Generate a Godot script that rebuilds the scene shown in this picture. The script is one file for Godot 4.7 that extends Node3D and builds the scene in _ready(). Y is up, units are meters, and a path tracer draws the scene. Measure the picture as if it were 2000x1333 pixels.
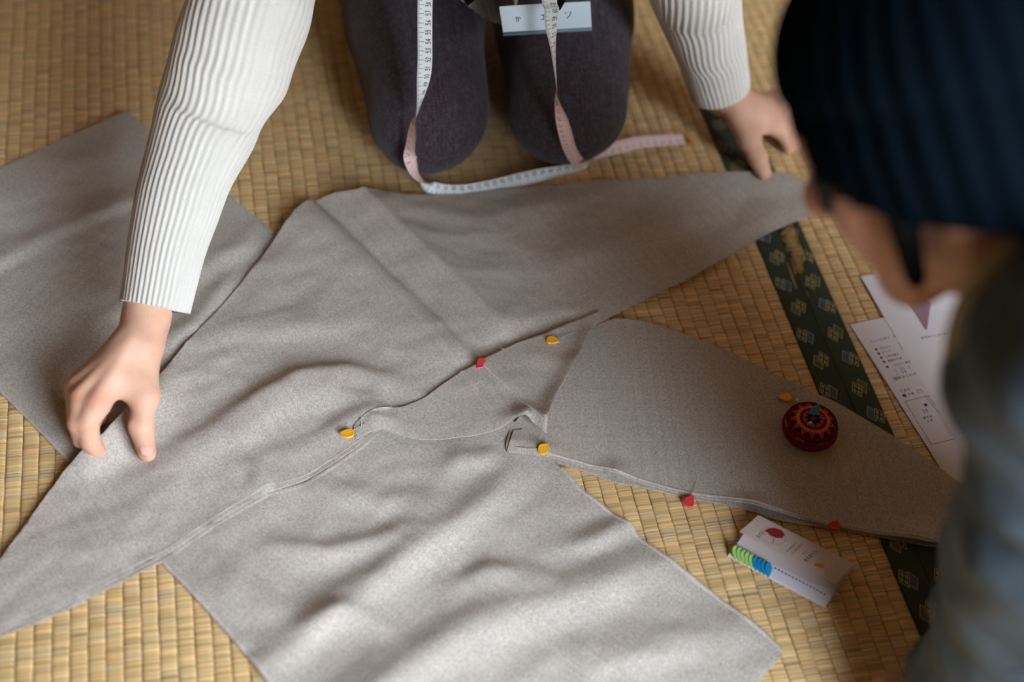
extends Node3D

var M := {}
var glyphs := {}
var rng := RandomNumberGenerator.new()
var wrinkle := FastNoiseLite.new()
var crinkle := FastNoiseLite.new()

func _ready():
	rng.seed = 20240
	# ---- camera
	var cam := Camera3D.new()
	cam.name = "camera"
	var lens := CameraAttributesPhysical.new()
	lens.frustum_focal_length = 50.017
	lens.frustum_focus_distance = 1.43
	lens.exposure_aperture = 2.0
	cam.attributes = lens
	cam.transform = Transform3D(Basis(Vector3(0.979073, 0.077701, 0.188094), Vector3(0.093208, 0.650402, -0.753849), Vector3(-0.180912, 0.755605, 0.629549)), Vector3(-0.2729, 1.14, 0.9498))
	add_child(cam)
	cam.current = true
	# ---- sky, exposure
	var env := Environment.new()
	env.background_mode = Environment.BG_SKY
	var skm := ProceduralSkyMaterial.new()
	skm.sky_top_color = Color(0.87, 0.93, 1.0)
	skm.sky_horizon_color = Color(0.90, 0.95, 1.0)
	skm.ground_horizon_color = Color(0.42, 0.42, 0.40)
	skm.ground_bottom_color = Color(0.36, 0.36, 0.34)
	skm.sun_angle_max = 0.0
	skm.sky_energy_multiplier = 1.0
	var sky := Sky.new()
	sky.sky_material = skm
	env.sky = sky
	env.tonemap_mode = Environment.TONE_MAPPER_LINEAR
	env.tonemap_exposure = EXPOSURE
	env.sdfgi_enabled = true
	env.ssao_enabled = true
	env.ssil_enabled = true
	var we := WorldEnvironment.new()
	we.name = "world_environment"
	we.environment = env
	add_child(we)
	wrinkle.seed = 5
	wrinkle.frequency = 9.0
	wrinkle.fractal_octaves = 3
	crinkle.seed = 11
	crinkle.frequency = 38.0
	crinkle.fractal_octaves = 2
	make_glyphs()
	make_materials()
	build_room()
	build_tatami()
	build_cloths()
	build_person_kneeling()
	build_person_beanie()
	build_tape()
	build_tag()
	build_papers()
	build_package()
	build_pincushion()
	build_pins()

const EXPOSURE := 31.0
const WIN := [0.15, 1.90, 0.45, 2.15]

# ------------------------------------------------------------------ helpers
func obj(called: String, mesh: Mesh, mat, parent: Node = self) -> MeshInstance3D:
	var o := MeshInstance3D.new()
	o.name = called
	o.mesh = mesh
	if mat is Material:
		o.material_override = mat
	o.cast_shadow = GeometryInstance3D.SHADOW_CASTING_SETTING_ON
	parent.add_child(o, true)
	return o

func tag(o: Node, label: String, category := "", group := "", kind := "") -> Node:
	o.set_meta("label", label)
	if category: o.set_meta("category", category)
	if group: o.set_meta("group", group)
	if kind: o.set_meta("kind", kind)
	return o

func thing(called: String, label: String, category: String, at := Vector3.ZERO, group := "") -> Node3D:
	var o := Node3D.new()
	o.name = called
	o.position = at
	add_child(o, true)
	tag(o, label, category, group)
	return o

func sft() -> SurfaceTool:
	var st := SurfaceTool.new()
	st.begin(Mesh.PRIMITIVE_TRIANGLES)
	return st

func box(st: SurfaceTool, a: Vector3, b: Vector3):
	var c := [Vector3(a.x, a.y, a.z), Vector3(b.x, a.y, a.z), Vector3(b.x, b.y, a.z), Vector3(a.x, b.y, a.z), Vector3(a.x, a.y, b.z), Vector3(b.x, a.y, b.z), Vector3(b.x, b.y, b.z), Vector3(a.x, b.y, b.z)]
	hexa(st, c)

func hexa(st: SurfaceTool, c: Array):   # eight corners, flat faces
	for f in [[0, 1, 2, 3], [5, 4, 7, 6], [4, 0, 3, 7], [1, 5, 6, 2], [3, 2, 6, 7], [4, 5, 1, 0]]:
		quad(st, c[f[0]], c[f[1]], c[f[2]], c[f[3]])

func quad(st: SurfaceTool, a: Vector3, b: Vector3, c: Vector3, d: Vector3, ua := Vector2(0, 0), ub := Vector2(1, 0), uc := Vector2(1, 1), ud := Vector2(0, 1)):
	st.set_smooth_group(-1)
	for k in [[a, ua], [b, ub], [c, uc], [a, ua], [c, uc], [d, ud]]:
		st.set_uv(k[1])
		st.add_vertex(k[0])

func done(st: SurfaceTool, normals := true) -> ArrayMesh:
	if normals:
		st.generate_normals()
	return st.commit()

func lattice(st: SurfaceTool, pts: Array, uvs: Array, nu: int, base := 0) -> int:   # rows of nu points joined into quads
	for i in pts.size():
		st.set_smooth_group(0)
		st.set_uv(uvs[i])
		st.add_vertex(pts[i])
	var nv := pts.size() / nu
	for j in nv - 1:
		for i in nu - 1:
			var a := base + j * nu + i
			for k in [a, a + 1, a + nu + 1, a, a + nu + 1, a + nu]:
				st.add_index(k)
	return base + pts.size()

func spline(p: Array, n: int) -> Array:   # Catmull-Rom through any values, n steps a span
	var out := []
	for i in p.size() - 1:
		var a = p[maxi(i - 1, 0)]
		var b = p[i]
		var c = p[i + 1]
		var d = p[mini(i + 2, p.size() - 1)]
		for k in n:
			var t := float(k) / n
			out.append(0.5 * ((2.0 * b) + (c - a) * t + (2.0 * a - 5.0 * b + 4.0 * c - d) * t * t + (3.0 * b - a - 3.0 * c + d) * t * t * t))
	out.append(p[-1])
	return out

# a tube along a path; each path entry is [centre, radius across, radius up]; fn(u, v) -> radius factor
func sweep(st: SurfaceTool, centres: Array, ra: Array, rb: Array, around: int, up: Vector3, shape: Callable, uvs := Vector2(1, 1), base := 0) -> int:
	var pts := []
	var uv := []
	var n := centres.size()
	var run := 0.0
	for j in n:
		var t: Vector3 = (centres[mini(j + 1, n - 1)] - centres[maxi(j - 1, 0)])
		if t.length() < 1e-7:
			t = centres[mini(j + 2, n - 1)] - centres[maxi(j - 2, 0)]
		t = t.normalized()
		var side := t.cross(up).normalized()
		var top := side.cross(t).normalized()
		if j: run += centres[j].distance_to(centres[j - 1])
		for i in around + 1:
			var a := TAU * (i % around) / around
			var k: float = shape.call(a, float(j) / (n - 1), run)
			pts.append(centres[j] + side * (cos(a) * (ra[j] + k)) + top * (sin(a) * (rb[j] + k)))
			uv.append(Vector2(float(i) / around * uvs.x, run * uvs.y))
	return lattice(st, pts, uv, around + 1, base)

func plain(_a: float, _v: float, _r: float) -> float:
	return 0.0

func rod(st: SurfaceTool, a: Vector3, b: Vector3, r0: float, r1: float, around := 8, base := 0) -> int:
	var up := Vector3.UP if absf((b - a).normalized().y) < 0.9 else Vector3.RIGHT
	var e := (b - a).normalized() * 0.0003
	return sweep(st, [a - e, a, b, b + e], [0.0, r0, r1, 0.0], [0.0, r0, r1, 0.0], around, up, plain, Vector2.ONE, base)

func ball(st: SurfaceTool, c: Vector3, r: Vector3, n := 12, base := 0, turn := Basis.IDENTITY) -> int:
	var pts := []
	var uv := []
	for j in n + 1:
		var b := PI * j / n
		for i in 2 * n + 1:
			var a := PI * (i % (2 * n)) / n
			pts.append(c + turn * (Vector3(sin(b) * cos(a), cos(b), sin(b) * sin(a)) * r))
			uv.append(Vector2(float(i) / (2 * n), float(j) / n))
	return lattice(st, pts, uv, 2 * n + 1, base)

# ------------------------------------------------------------------ bodies: tapered capsules joined by a smooth minimum, meshed as surface nets
# bones: [a, b, ra, rb, blend]
func body_mesh(st: SurfaceTool, bones: Array, cell: float, base := 0, bump = null, tint = null) -> int:
	var lo := Vector3.INF
	var hi := -Vector3.INF
	for q in bones:
		var r: float = maxf(q[2], q[3]) + q[4] + 3.0 * cell
		for e in [q[0], q[1]]:
			lo = lo.min(e - Vector3.ONE * r)
			hi = hi.max(e + Vector3.ONE * r)
	var nx := int((hi.x - lo.x) / cell) + 2
	var ny := int((hi.y - lo.y) / cell) + 2
	var nz := int((hi.z - lo.z) / cell) + 2
	var f := PackedFloat32Array()
	f.resize(nx * ny * nz)
	f.fill(1.0)
	var far := PackedByteArray()
	for q in bones:
		var a: Vector3 = q[0]
		var b: Vector3 = q[1]
		var r0: float = q[2]
		var r1: float = q[3]
		var kk: float = maxf(q[4], 0.0005)
		var rr: float = maxf(r0, r1) + kk + 2.5 * cell
		var l: Vector3 = (a.min(b) - Vector3.ONE * rr - lo) / cell
		var h: Vector3 = (a.max(b) + Vector3.ONE * rr - lo) / cell
		var d := b - a
		var dd: float = maxf(d.length_squared(), 1e-9)
		for z in range(maxi(int(l.z), 0), mini(int(h.z) + 1, nz)):
			for y in range(maxi(int(l.y), 0), mini(int(h.y) + 1, ny)):
				var at := (z * ny + y) * nx
				for x in range(maxi(int(l.x), 0), mini(int(h.x) + 1, nx)):
					var p := lo + Vector3(x, y, z) * cell
					var t: float = clampf((p - a).dot(d) / dd, 0.0, 1.0)
					var s: float = (p - a - d * t).length() - lerpf(r0, r1, t)
					var o := f[at + x]
					var w: float = maxf(kk - absf(s - o), 0.0) / kk
					f[at + x] = minf(s, o) - w * w * kk * 0.25
	if bump != null:
		for z in nz:
			for y in ny:
				var at := (z * ny + y) * nx
				for x in nx:
					if absf(f[at + x]) < 4.0 * cell:
						f[at + x] += bump.call(lo + Vector3(x, y, z) * cell)
	var vert := PackedInt32Array()
	vert.resize(nx * ny * nz)
	vert.fill(-1)
	var count := base
	var offs := [0, 1, nx, nx + 1, nx * ny, nx * ny + 1, nx * ny + nx, nx * ny + nx + 1]
	var edges := [[0, 1], [2, 3], [4, 5], [6, 7], [0, 2], [1, 3], [4, 6], [5, 7], [0, 4], [1, 5], [2, 6], [3, 7]]
	for z in nz - 1:
		for y in ny - 1:
			for x in nx - 1:
				var at := (z * ny + y) * nx + x
				if absf(f[at]) > 2.5 * cell:
					continue
				var inside := 0
				for k in 8:
					if f[at + offs[k]] < 0.0: inside += 1
				if inside == 0 or inside == 8:
					continue
				var sum := Vector3.ZERO
				var n := 0
				for e in edges:
					var fa := f[at + offs[e[0]]]
					var fb := f[at + offs[e[1]]]
					if (fa < 0.0) != (fb < 0.0):
						var t := fa / (fa - fb)
						var pa := Vector3(e[0] & 1, (e[0] >> 1) & 1, e[0] >> 2)
						var pb := Vector3(e[1] & 1, (e[1] >> 1) & 1, e[1] >> 2)
						sum += pa.lerp(pb, t)
						n += 1
				var v := lo + (Vector3(x, y, z) + sum / n) * cell
				st.set_smooth_group(0)
				st.set_uv(Vector2(v.x, v.z) * 8.0)
				st.set_color(tint.call(v) if tint != null else Color.WHITE)
				st.add_vertex(v)
				vert[at] = count
				count += 1
	var sx := 1
	var sy := nx
	var sz := nx * ny
	for z in range(1, nz - 1):
		for y in range(1, ny - 1):
			for x in range(1, nx - 1):
				var at := (z * ny + y) * nx + x
				var s := f[at]
				if absf(s) > 2.5 * cell:
					continue
				for ax in [[sx, sy, sz], [sy, sz, sx], [sz, sx, sy]]:
					if (s < 0.0) != (f[at + ax[0]] < 0.0):
						var q := [vert[at - ax[1] - ax[2]], vert[at - ax[2]], vert[at], vert[at - ax[1]]]
						if q.min() < 0: continue
						if s < 0.0: q.reverse()
						for k in [0, 1, 2, 0, 2, 3]:
							st.add_index(q[k])
	return count

# ------------------------------------------------------------------ cloth: an outline filled with a fine grid that follows a height function
func ridge(pts: PackedVector2Array, heights: Array, left: float, right: float) -> Dictionary:
	return {"p": pts, "h": heights, "l": left, "r": right}

func ridges_at(list: Array, q: Vector2) -> float:
	var total := 0.0
	for g in list:
		var best := 1e9
		var hh := 0.0
		var side := 0.0
		var p: PackedVector2Array = g.p
		for i in p.size() - 1:
			var a := p[i]
			var d := p[i + 1] - a
			var t := clampf((q - a).dot(d) / d.length_squared(), 0.0, 1.0)
			var e := q - a - d * t
			var l := e.length_squared()
			if l < best:
				best = l
				hh = lerpf(g.h[i], g.h[i + 1], t)
				side = d.cross(q - a)
		var w: float = g.l if side < 0.0 else g.r
		if best < 7.0 * w * w:
			total += hh * exp(-best / (w * w))
	return total

func resample(outline: PackedVector2Array, step: float, smooth := 2) -> PackedVector2Array:
	var out := PackedVector2Array()
	for i in outline.size():
		var a := outline[i]
		var b := outline[(i + 1) % outline.size()]
		var n := maxi(1, int(a.distance_to(b) / step))
		for k in n:
			out.append(a.lerp(b, float(k) / n))
	for s in smooth:
		var c := out.duplicate()
		for i in out.size():
			c[i] = out[i] * 0.5 + (out[(i + 1) % out.size()] + out[i - 1]) * 0.25
		out = c
	return out

func cloth_mesh(outline: PackedVector2Array, high: Callable, cell: float, thick: float, turn: float, smooth := 2) -> ArrayMesh:
	var o := resample(outline, cell, smooth)
	if Geometry2D.is_polygon_clockwise(o): o.reverse()
	var lo := o[0]
	var hi := o[0]
	for p in o:
		lo = lo.min(p)
		hi = hi.max(p)
	lo -= Vector2.ONE * cell * 0.37
	var nx := int((hi.x - lo.x) / cell) + 2
	var ny := int((hi.y - lo.y) / cell) + 2
	var inside := PackedByteArray()
	inside.resize((nx + 1) * (ny + 1))
	for j in ny + 1:
		for i in nx + 1:
			inside[j * (nx + 1) + i] = 1 if Geometry2D.is_point_in_polygon(lo + Vector2(i, j) * cell, o) else 0
	var touched := {}
	for k in o.size():
		var a := (o[k] - lo) / cell
		var b := (o[(k + 1) % o.size()] - lo) / cell
		for s in 4:
			var m := a.lerp(b, s / 3.0)
			touched[Vector2i(int(m.x), int(m.y))] = true
	var tris := PackedVector2Array()
	for j in ny:
		for i in nx:
			var c := inside[j * (nx + 1) + i] + inside[j * (nx + 1) + i + 1] + inside[(j + 1) * (nx + 1) + i] + inside[(j + 1) * (nx + 1) + i + 1]
			var a := lo + Vector2(i, j) * cell
			var b := lo + Vector2(i + 1, j) * cell
			var d := lo + Vector2(i, j + 1) * cell
			var e := lo + Vector2(i + 1, j + 1) * cell
			if c == 4 and not touched.has(Vector2i(i, j)):
				tris.append_array([a, b, e, a, e, d])
			elif c > 0 or touched.has(Vector2i(i, j)):
				for poly in Geometry2D.intersect_polygons(PackedVector2Array([a, b, e, d]), o):
					var t := Geometry2D.triangulate_polygon(poly)
					for k in t:
						tris.append(poly[k])
	var st := sft()
	var heights := {}
	var axis := Vector2.from_angle(turn)
	var cross := axis.orthogonal()
	for face in 2:
		for t in range(0, tris.size() - 2, 3):
			var k := [tris[t], tris[t + 1], tris[t + 2]]
			var turned: bool = ((k[1] - k[0]).cross(k[2] - k[0]) < 0.0)
			if turned != (face == 1): k.reverse()
			for q in k:
				if not heights.has(q): heights[q] = high.call(q.x, q.y)
				st.set_smooth_group(face)
				st.set_uv(Vector2(q.dot(axis), q.dot(cross)) * 5.0)
				st.add_vertex(Vector3(q.x, heights[q] - thick * face, q.y))
	for i in o.size():
		var a := o[i]
		var b := o[(i + 1) % o.size()]
		var ha: float = high.call(a.x, a.y)
		var hb: float = high.call(b.x, b.y)
		var v := [Vector3(a.x, ha, a.y), Vector3(b.x, hb, b.y), Vector3(b.x, hb - thick, b.y), Vector3(a.x, ha - thick, a.y)]
		for k in [0, 1, 2, 0, 2, 3]:
			st.set_smooth_group(2)
			st.set_uv(Vector2((a if k in [0, 3] else b).dot(axis), (a if k in [0, 3] else b).dot(cross)) * 5.0)
			st.add_vertex(v[k])
	return done(st)

# ------------------------------------------------------------------ drawing into textures
func line(im: Image, a: Vector2, b: Vector2, w: float, c: Color, strength := 1.0):
	var r := w * 0.5
	for y in range(maxi(0, int(minf(a.y, b.y) - r - 1)), mini(im.get_height(), int(maxf(a.y, b.y) + r + 2))):
		for x in range(maxi(0, int(minf(a.x, b.x) - r - 1)), mini(im.get_width(), int(maxf(a.x, b.x) + r + 2))):
			var p := Vector2(x + 0.5, y + 0.5)
			var d := b - a
			var t := clampf((p - a).dot(d) / maxf(d.length_squared(), 1e-6), 0.0, 1.0)
			var k := clampf(r - p.distance_to(a + d * t) + 0.5, 0.0, 1.0) * strength
			if k > 0.0:
				im.set_pixel(x, y, im.get_pixel(x, y).lerp(c, k))

func fill(im: Image, poly: PackedVector2Array, c: Color):
	var lo := poly[0]
	var hi := poly[0]
	for p in poly:
		lo = lo.min(p)
		hi = hi.max(p)
	for y in range(maxi(0, int(lo.y)), mini(im.get_height(), int(hi.y) + 1)):
		for x in range(maxi(0, int(lo.x)), mini(im.get_width(), int(hi.x) + 1)):
			if Geometry2D.is_point_in_polygon(Vector2(x + 0.5, y + 0.5), poly):
				im.set_pixel(x, y, c)

func outline_of(im: Image, poly: PackedVector2Array, w: float, c: Color):
	for i in poly.size():
		line(im, poly[i], poly[(i + 1) % poly.size()], w, c)

func make_glyphs():   # strokes on a 10 by 10 square, written "x y x y, x y ..."
	var src := {
		"か": "1 3 6 3 6 6 5 9 4 8.5, 4 1 3.5 4 2 9, 7.5 2 9 4.5", "エ": "2 2 8 2, 5 2 5 8, 1 8 9 8", "リ": "3 2 3 6, 7 1.5 7 5 5.5 8 4 9",
		"ソ": "2 2.5 3 4, 8 2 7 6 4 9", "ウ": "5 1 5 2.5, 2 5 2 2.5 8 2.5 7.5 6 5 9", "ス": "2 2 8 2 6 5.5 1.5 9, 6 5.5 9 9", "ト": "4 1 4 9, 4 4 7.5 6",
		"ヒ": "3 1 3 7.5 4 8.5 8.5 8.5, 3 5 8 3.5", "ッ": "2.5 4 3.5 6, 5 4 5.5 6, 8 4 7 7 5 9", "プ": "1.5 3 7.5 3 6.5 6.5 4 9, 8 1 9 1.5 8.5 2.5 8 1", "し": "3 1 3 7 4.5 9 7 8.5 8.5 6",
		"も": "5 1 3.5 6 4.5 9 7 9 8 7, 2 3.5 7.5 3, 2 6 7 5.5", "ん": "5 1 2 9 4 6 5.5 6 6.5 9 9 7", "ぺ": "1 7 4 4 9 8, 7 2 8 1.5 8.5 2.5 7.5 3 7 2", "の": "5 2 3 8 1.5 6 3 3 6 2.5 8.5 5 7.5 8 5.5 9",
		"ま": "2 2.5 8 2.5, 2 4.5 8 4.5, 5 1 5 8 3 9 2 8 4 7 8 9", "ち": "2 3 8 2.5, 5 1 3 6 6 5 8 6.5 7 8.5 4 9", "ば": "2 1.5 2 9, 4 4 9 4, 6.5 1.5 6.5 8 5 9 4 8 6 7 8.5 8.5, 8 1 8.5 2", "り": "3 2 2.8 5 3.5 6, 6.5 1.5 7 5 5 9",
		"寸": "1.5 3 8.5 3, 6 1 6 9 4.5 8.5, 3 5 4 6.5", "法": "2 2 3 3, 1.5 5 2.5 6, 1.5 9 3 6.5, 4 3 9 3, 6.5 1 6.5 5, 3.5 5 9.5 5, 6 5 4.5 8.5 9 8", "採": "1 3 4 3, 2.5 1 2.5 9, 5 1.5 9 1, 5 3 6 4, 8.5 2.5 7.5 4, 5 6 9.5 6, 7 4.5 7 9.5, 7 6 4.5 9",
		"裁": "1 3 7 3, 4 1 4 5, 1 5 9 5, 2 7 6 7, 4 5 4 9.5, 7 1 8 8 9.5 9, 9 6 6 9", "断": "1 1 1 9 5 9, 3 2 3 8, 1.5 5 5 5, 6 2 6 9, 6 4 9.5 4, 8 4 8 9.5", "こ": "2.5 2.5 7.5 2.5 6.5 3.5, 2 7 3.5 8.5 8 8", "に": "2 1.5 2 9, 5 3 8.5 3, 4.5 7 6 8.5 9 8",
		"て": "1.5 2.5 8.5 2 5 5 5 7.5 7.5 9", "・": "5 5 5.3 5.3", "股": "2 1.5 1.5 9, 2 1.5 4 1.5 4 9, 2 4 4 4, 6 1.5 6 4, 6 1.5 8.5 1.5 8.5 4, 5.5 5.5 8.5 5.5 5.5 9.5, 6 6.5 9.5 9.5", "上": "5 1 5 8.5, 5 4.5 8 4.5, 1 8.5 9 8.5",
		"0": "5 1 2.5 3 2.5 7 5 9 7.5 7 7.5 3 5 1", "1": "3.5 2.5 5 1 5 9", "2": "2.5 3 4 1 6.5 1 7.5 3 2.5 9 7.5 9", "3": "2.5 1.5 6.5 1 7.5 3 5 4.7 7.5 6.5 6 9 2.5 8.5", "4": "6.5 9 6.5 1 2 6.5 8 6.5", "5": "7 1 3 1 3 4.5 6 4 7.5 6 6 9 2.5 8.5",
		"6": "7 1 3.5 4 2.5 7 5 9 7.5 7 5.5 4.8 3 6", "7": "2.5 1 7.5 1 4.5 9", "8": "5 4.7 3 3 5 1 7 3 5 4.7 2.5 7 5 9 7.5 7 5 4.7", "9": "7 4 4.5 5.2 2.5 3 5 1 7.5 3 7 6 4 9",
	}
	for ch in src:
		var strokes := []
		for s in src[ch].split(","):
			var v: PackedStringArray = s.strip_edges().split(" ", false)
			var p := PackedVector2Array()
			for i in range(0, v.size() - 1, 2):
				p.append(Vector2(float(v[i]), float(v[i + 1])) / 10.0)
			strokes.append(p)
		glyphs[ch] = strokes

# writes along dir; up is the direction of a glyph's height
func write(im: Image, words: String, at: Vector2, size: float, gap: float, dir: Vector2, w: float, c: Color, narrow := 1.0):
	var down := Vector2(-dir.y, dir.x)
	for ch in words:
		if glyphs.has(ch):
			for s in glyphs[ch]:
				for i in s.size() - 1:
					line(im, at + (dir * s[i].x * narrow + down * s[i].y) * size, at + (dir * s[i + 1].x * narrow + down * s[i + 1].y) * size, w, c)
		at += dir * (size * narrow + gap)

func tex(im: Image) -> ImageTexture:
	return ImageTexture.create_from_image(im)

func canvas(w: int, h: int, c: Color) -> Image:
	var im := Image.create(w, h, false, Image.FORMAT_RGB8)
	im.fill(c)
	return im

func mat(c: Color, rough := 0.8, spec := 0.5) -> StandardMaterial3D:
	var m := StandardMaterial3D.new()
	m.albedo_color = c
	m.roughness = rough
	m.metallic_specular = spec
	m.cull_mode = BaseMaterial3D.CULL_DISABLED
	return m

func textured(t: Texture2D, rough := 0.8, spec := 0.4) -> StandardMaterial3D:
	var m := mat(Color.WHITE, rough, spec)
	m.albedo_texture = t
	return m

func relief(m: StandardMaterial3D, t: Texture2D, cm: float) -> StandardMaterial3D:
	m.heightmap_enabled = true
	m.heightmap_texture = t
	m.heightmap_scale = cm
	return m

# two sets of threads crossing: returns [colour, height]
func weave(n: int, thread: int, a: Color, b: Color, vary: float, seed_: int, slub := 0.5) -> Array:
	var noise := FastNoiseLite.new()
	noise.seed = seed_
	noise.frequency = 0.02
	var grain := FastNoiseLite.new()
	grain.seed = seed_ + 1
	grain.frequency = 0.25
	var r := RandomNumberGenerator.new()
	r.seed = seed_
	var count := n / thread
	var wa := PackedFloat32Array()
	var wb := PackedFloat32Array()
	for i in count:
		wa.append(r.randfn(0.0, 1.0))
		wb.append(r.randfn(0.0, 1.0))
	var col := PackedByteArray()
	col.resize(n * n * 3)
	var hgt := PackedByteArray()
	hgt.resize(n * n)
	for y in n:
		var ty := y / thread
		var fy: float = absf((y % thread + 0.5) / thread - 0.5) * 2.0
		for x in n:
			var tx := x / thread
			var fx: float = absf((x % thread + 0.5) / thread - 0.5) * 2.0
			var over := (tx + ty) % 2 == 0
			var k: float
			if over:
				k = wa[tx] * 0.22 + slub * noise.get_noise_2d(tx * 61.0, y * 3.0) * 2.4 + 1.3 * grain.get_noise_2d(x * 1.0, y * 0.22)
			else:
				k = wb[ty] * 0.22 + slub * noise.get_noise_2d(x * 3.0, ty * 61.0 + 9000.0) * 2.4 + 1.3 * grain.get_noise_2d(x * 0.22, y * 1.0 + 500.0)
			var c := (a if over else b)
			var l := clampf(1.0 + vary * k, 0.3, 1.6)
			var i := y * n + x
			col[i * 3] = clampi(int(c.r * l * 255.0), 0, 255)
			col[i * 3 + 1] = clampi(int(c.g * l * 255.0), 0, 255)
			col[i * 3 + 2] = clampi(int(c.b * l * 255.0), 0, 255)
			var f := fx if over else fy
			hgt[i] = clampi(int(255.0 * (0.65 * sqrt(maxf(0.0, 1.0 - f * f)) + 0.15 + 0.06 * k)), 0, 255)
	return [tex(Image.create_from_data(n, n, false, Image.FORMAT_RGB8, col)), tex(Image.create_from_data(n, n, false, Image.FORMAT_L8, hgt))]

func noisy(c: Color, dark: Color, freq: float, n := 256, seed_ := 1, octaves := 4) -> NoiseTexture2D:
	var t := NoiseTexture2D.new()
	t.width = n
	t.height = n
	t.seamless = true
	var f := FastNoiseLite.new()
	f.seed = seed_
	f.frequency = freq
	f.fractal_octaves = octaves
	t.noise = f
	var g := Gradient.new()
	g.set_color(0, dark)
	g.set_color(1, c)
	t.color_ramp = g
	return t

func make_materials():
	var lin := weave(768, 2, Color(0.73, 0.683, 0.632), Color(0.63, 0.59, 0.545), 0.15, 3, 0.8)
	M.linen = relief(textured(lin[0], 0.85, 0.3), lin[1], 0.018)
	M.linen_edge = relief(textured(lin[0], 0.9, 0.2), lin[1], 0.03)
	M.linen_edge.albedo_color = Color(1.06, 1.06, 1.07)
	M.thread = mat(Color(0.72, 0.70, 0.68), 0.9, 0.2)
	# rush: one strip of matting, laid across u, rushes stacked along v
	var r := RandomNumberGenerator.new()
	r.seed = 77
	var ch := 2048
	var cw := 48
	var col := canvas(cw, ch, Color.BLACK)
	var hg := Image.create(cw, ch, false, Image.FORMAT_L8)
	var y := 0
	while y < ch:
		var t := r.randi_range(4, 7)
		var tone := r.randfn(1.0, 0.075)
		var warm := r.randfn(0.0, 0.025)
		if r.randf() < 0.06: tone *= 0.80
		var gap := r.randf() < 0.09
		var lean := r.randf_range(-0.8, 0.8)
		for k in t:
			if y + k >= ch: break
			for x in cw:
				var edge := absf((x + 0.5) / cw - 0.5) * 2.0
				var f := absf((k + 0.5) / t - 0.5) * 2.0
				var l := tone * (1.0 + r.randf_range(-0.035, 0.035)) * (0.72 if gap and k == t - 1 else 1.0)
				col.set_pixel(x, y + k, Color(0.83 * l + warm, 0.69 * l, 0.48 * l - warm))
				var h := sqrt(maxf(0.0, 1.0 - f * f)) * 0.7 + 0.2
				if gap and k >= t - 2: h = 0.0
				hg.set_pixel(x, y + k, Color(h, h, h))
		y += t
	M.rush = relief(textured(tex(col), 0.5, 0.5), tex(hg), 0.045)
	M.straw = textured(noisy(Color(0.80, 0.66, 0.42), Color(0.50, 0.38, 0.22), 0.06), 0.9)
	M.straw.uv1_scale = Vector3(6, 6, 6)
	M.mat_under = mat(Color(0.30, 0.27, 0.19), 0.9, 0.2)
	M.heri = heri_material()
	M.heri_thread = mat(Color(0.07, 0.09, 0.12), 0.9, 0.2)
	M.board = mat(Color(0.62, 0.50, 0.34), 0.7)
	M.plaster = textured(noisy(Color(0.74, 0.63, 0.48), Color(0.69, 0.58, 0.44), 0.02), 0.95, 0.2)
	M.plaster.uv1_triplanar = true
	M.wood = textured(noisy(Color(0.46, 0.33, 0.22), Color(0.33, 0.23, 0.15), 0.03), 0.6)
	M.ceiling = mat(Color(0.56, 0.45, 0.33), 0.8)
	# clothes
	var kn := weave(256, 8, Color(0.85, 0.82, 0.775), Color(0.80, 0.77, 0.72), 0.03, 21, 0.3)
	M.wool = relief(textured(kn[0], 0.95, 0.2), kn[1], 0.07)
	M.wool.uv1_scale = Vector3(1, 1, 1)
	M.wool.rim_enabled = true
	M.wool.rim = 0.35
	var he := weave(256, 2, Color(0.285, 0.25, 0.262), Color(0.205, 0.18, 0.196), 0.34, 31, 0.9)
	M.trouser = relief(textured(he[0], 0.95, 0.2), he[1], 0.02)
	M.trouser.uv1_triplanar = true
	M.trouser.uv1_scale = Vector3(6, 6, 6)
	M.trouser.rim_enabled = true
	M.trouser.rim = 0.2
	M.skin = textured(noisy(Color(0.81, 0.635, 0.53), Color(0.745, 0.56, 0.46), 0.018, 256, 8, 5), 0.55, 0.35)
	M.skin.uv1_triplanar = true
	M.skin.vertex_color_use_as_albedo = true
	M.skin.uv1_scale = Vector3(9, 9, 9)
	M.skin.subsurf_scatter_enabled = true
	M.skin.subsurf_scatter_strength = 0.08
	var sk := noisy(Color.WHITE, Color.BLACK, 0.12, 256, 4, 4)
	relief(M.skin, sk, 0.02)
	M.skin_tan = textured(noisy(Color(0.72, 0.52, 0.42), Color(0.64, 0.445, 0.35), 0.018, 256, 9, 5), 0.5, 0.45)
	M.skin_tan.uv1_triplanar = true
	M.skin_tan.uv1_scale = Vector3(9, 9, 9)
	M.nail = mat(Color(0.79, 0.585, 0.52), 0.45, 0.4)
	M.hair = mat(Color(0.03, 0.026, 0.03), 0.85, 0.2)
	M.beanie = textured(noisy(Color(0.034, 0.062, 0.085), Color(0.018, 0.036, 0.055), 0.08), 0.95, 0.05)
	M.beanie.uv1_scale = Vector3(6, 6, 6)
	M.jacket = textured(noisy(Color(0.28, 0.315, 0.33), Color(0.17, 0.20, 0.22), 0.02, 256, 14, 5), 0.7, 0.35)
	M.jacket.uv1_triplanar = true
	M.jacket.uv1_scale = Vector3(5, 5, 5)
	M.fleece = mat(Color(0.62, 0.58, 0.50), 0.95, 0.2)
	M.frame = mat(Color(0.035, 0.03, 0.045), 0.6, 0.3)
	M.lens = mat(Color(0.9, 0.92, 0.95, 0.05), 0.15, 0.12)
	M.lens.transparency = BaseMaterial3D.TRANSPARENCY_ALPHA
	M.eye = mat(Color(0.85, 0.83, 0.8), 0.2)
	M.gold = mat(Color(0.90, 0.70, 0.34), 0.45)
	M.gold.metallic = 1.0
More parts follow.
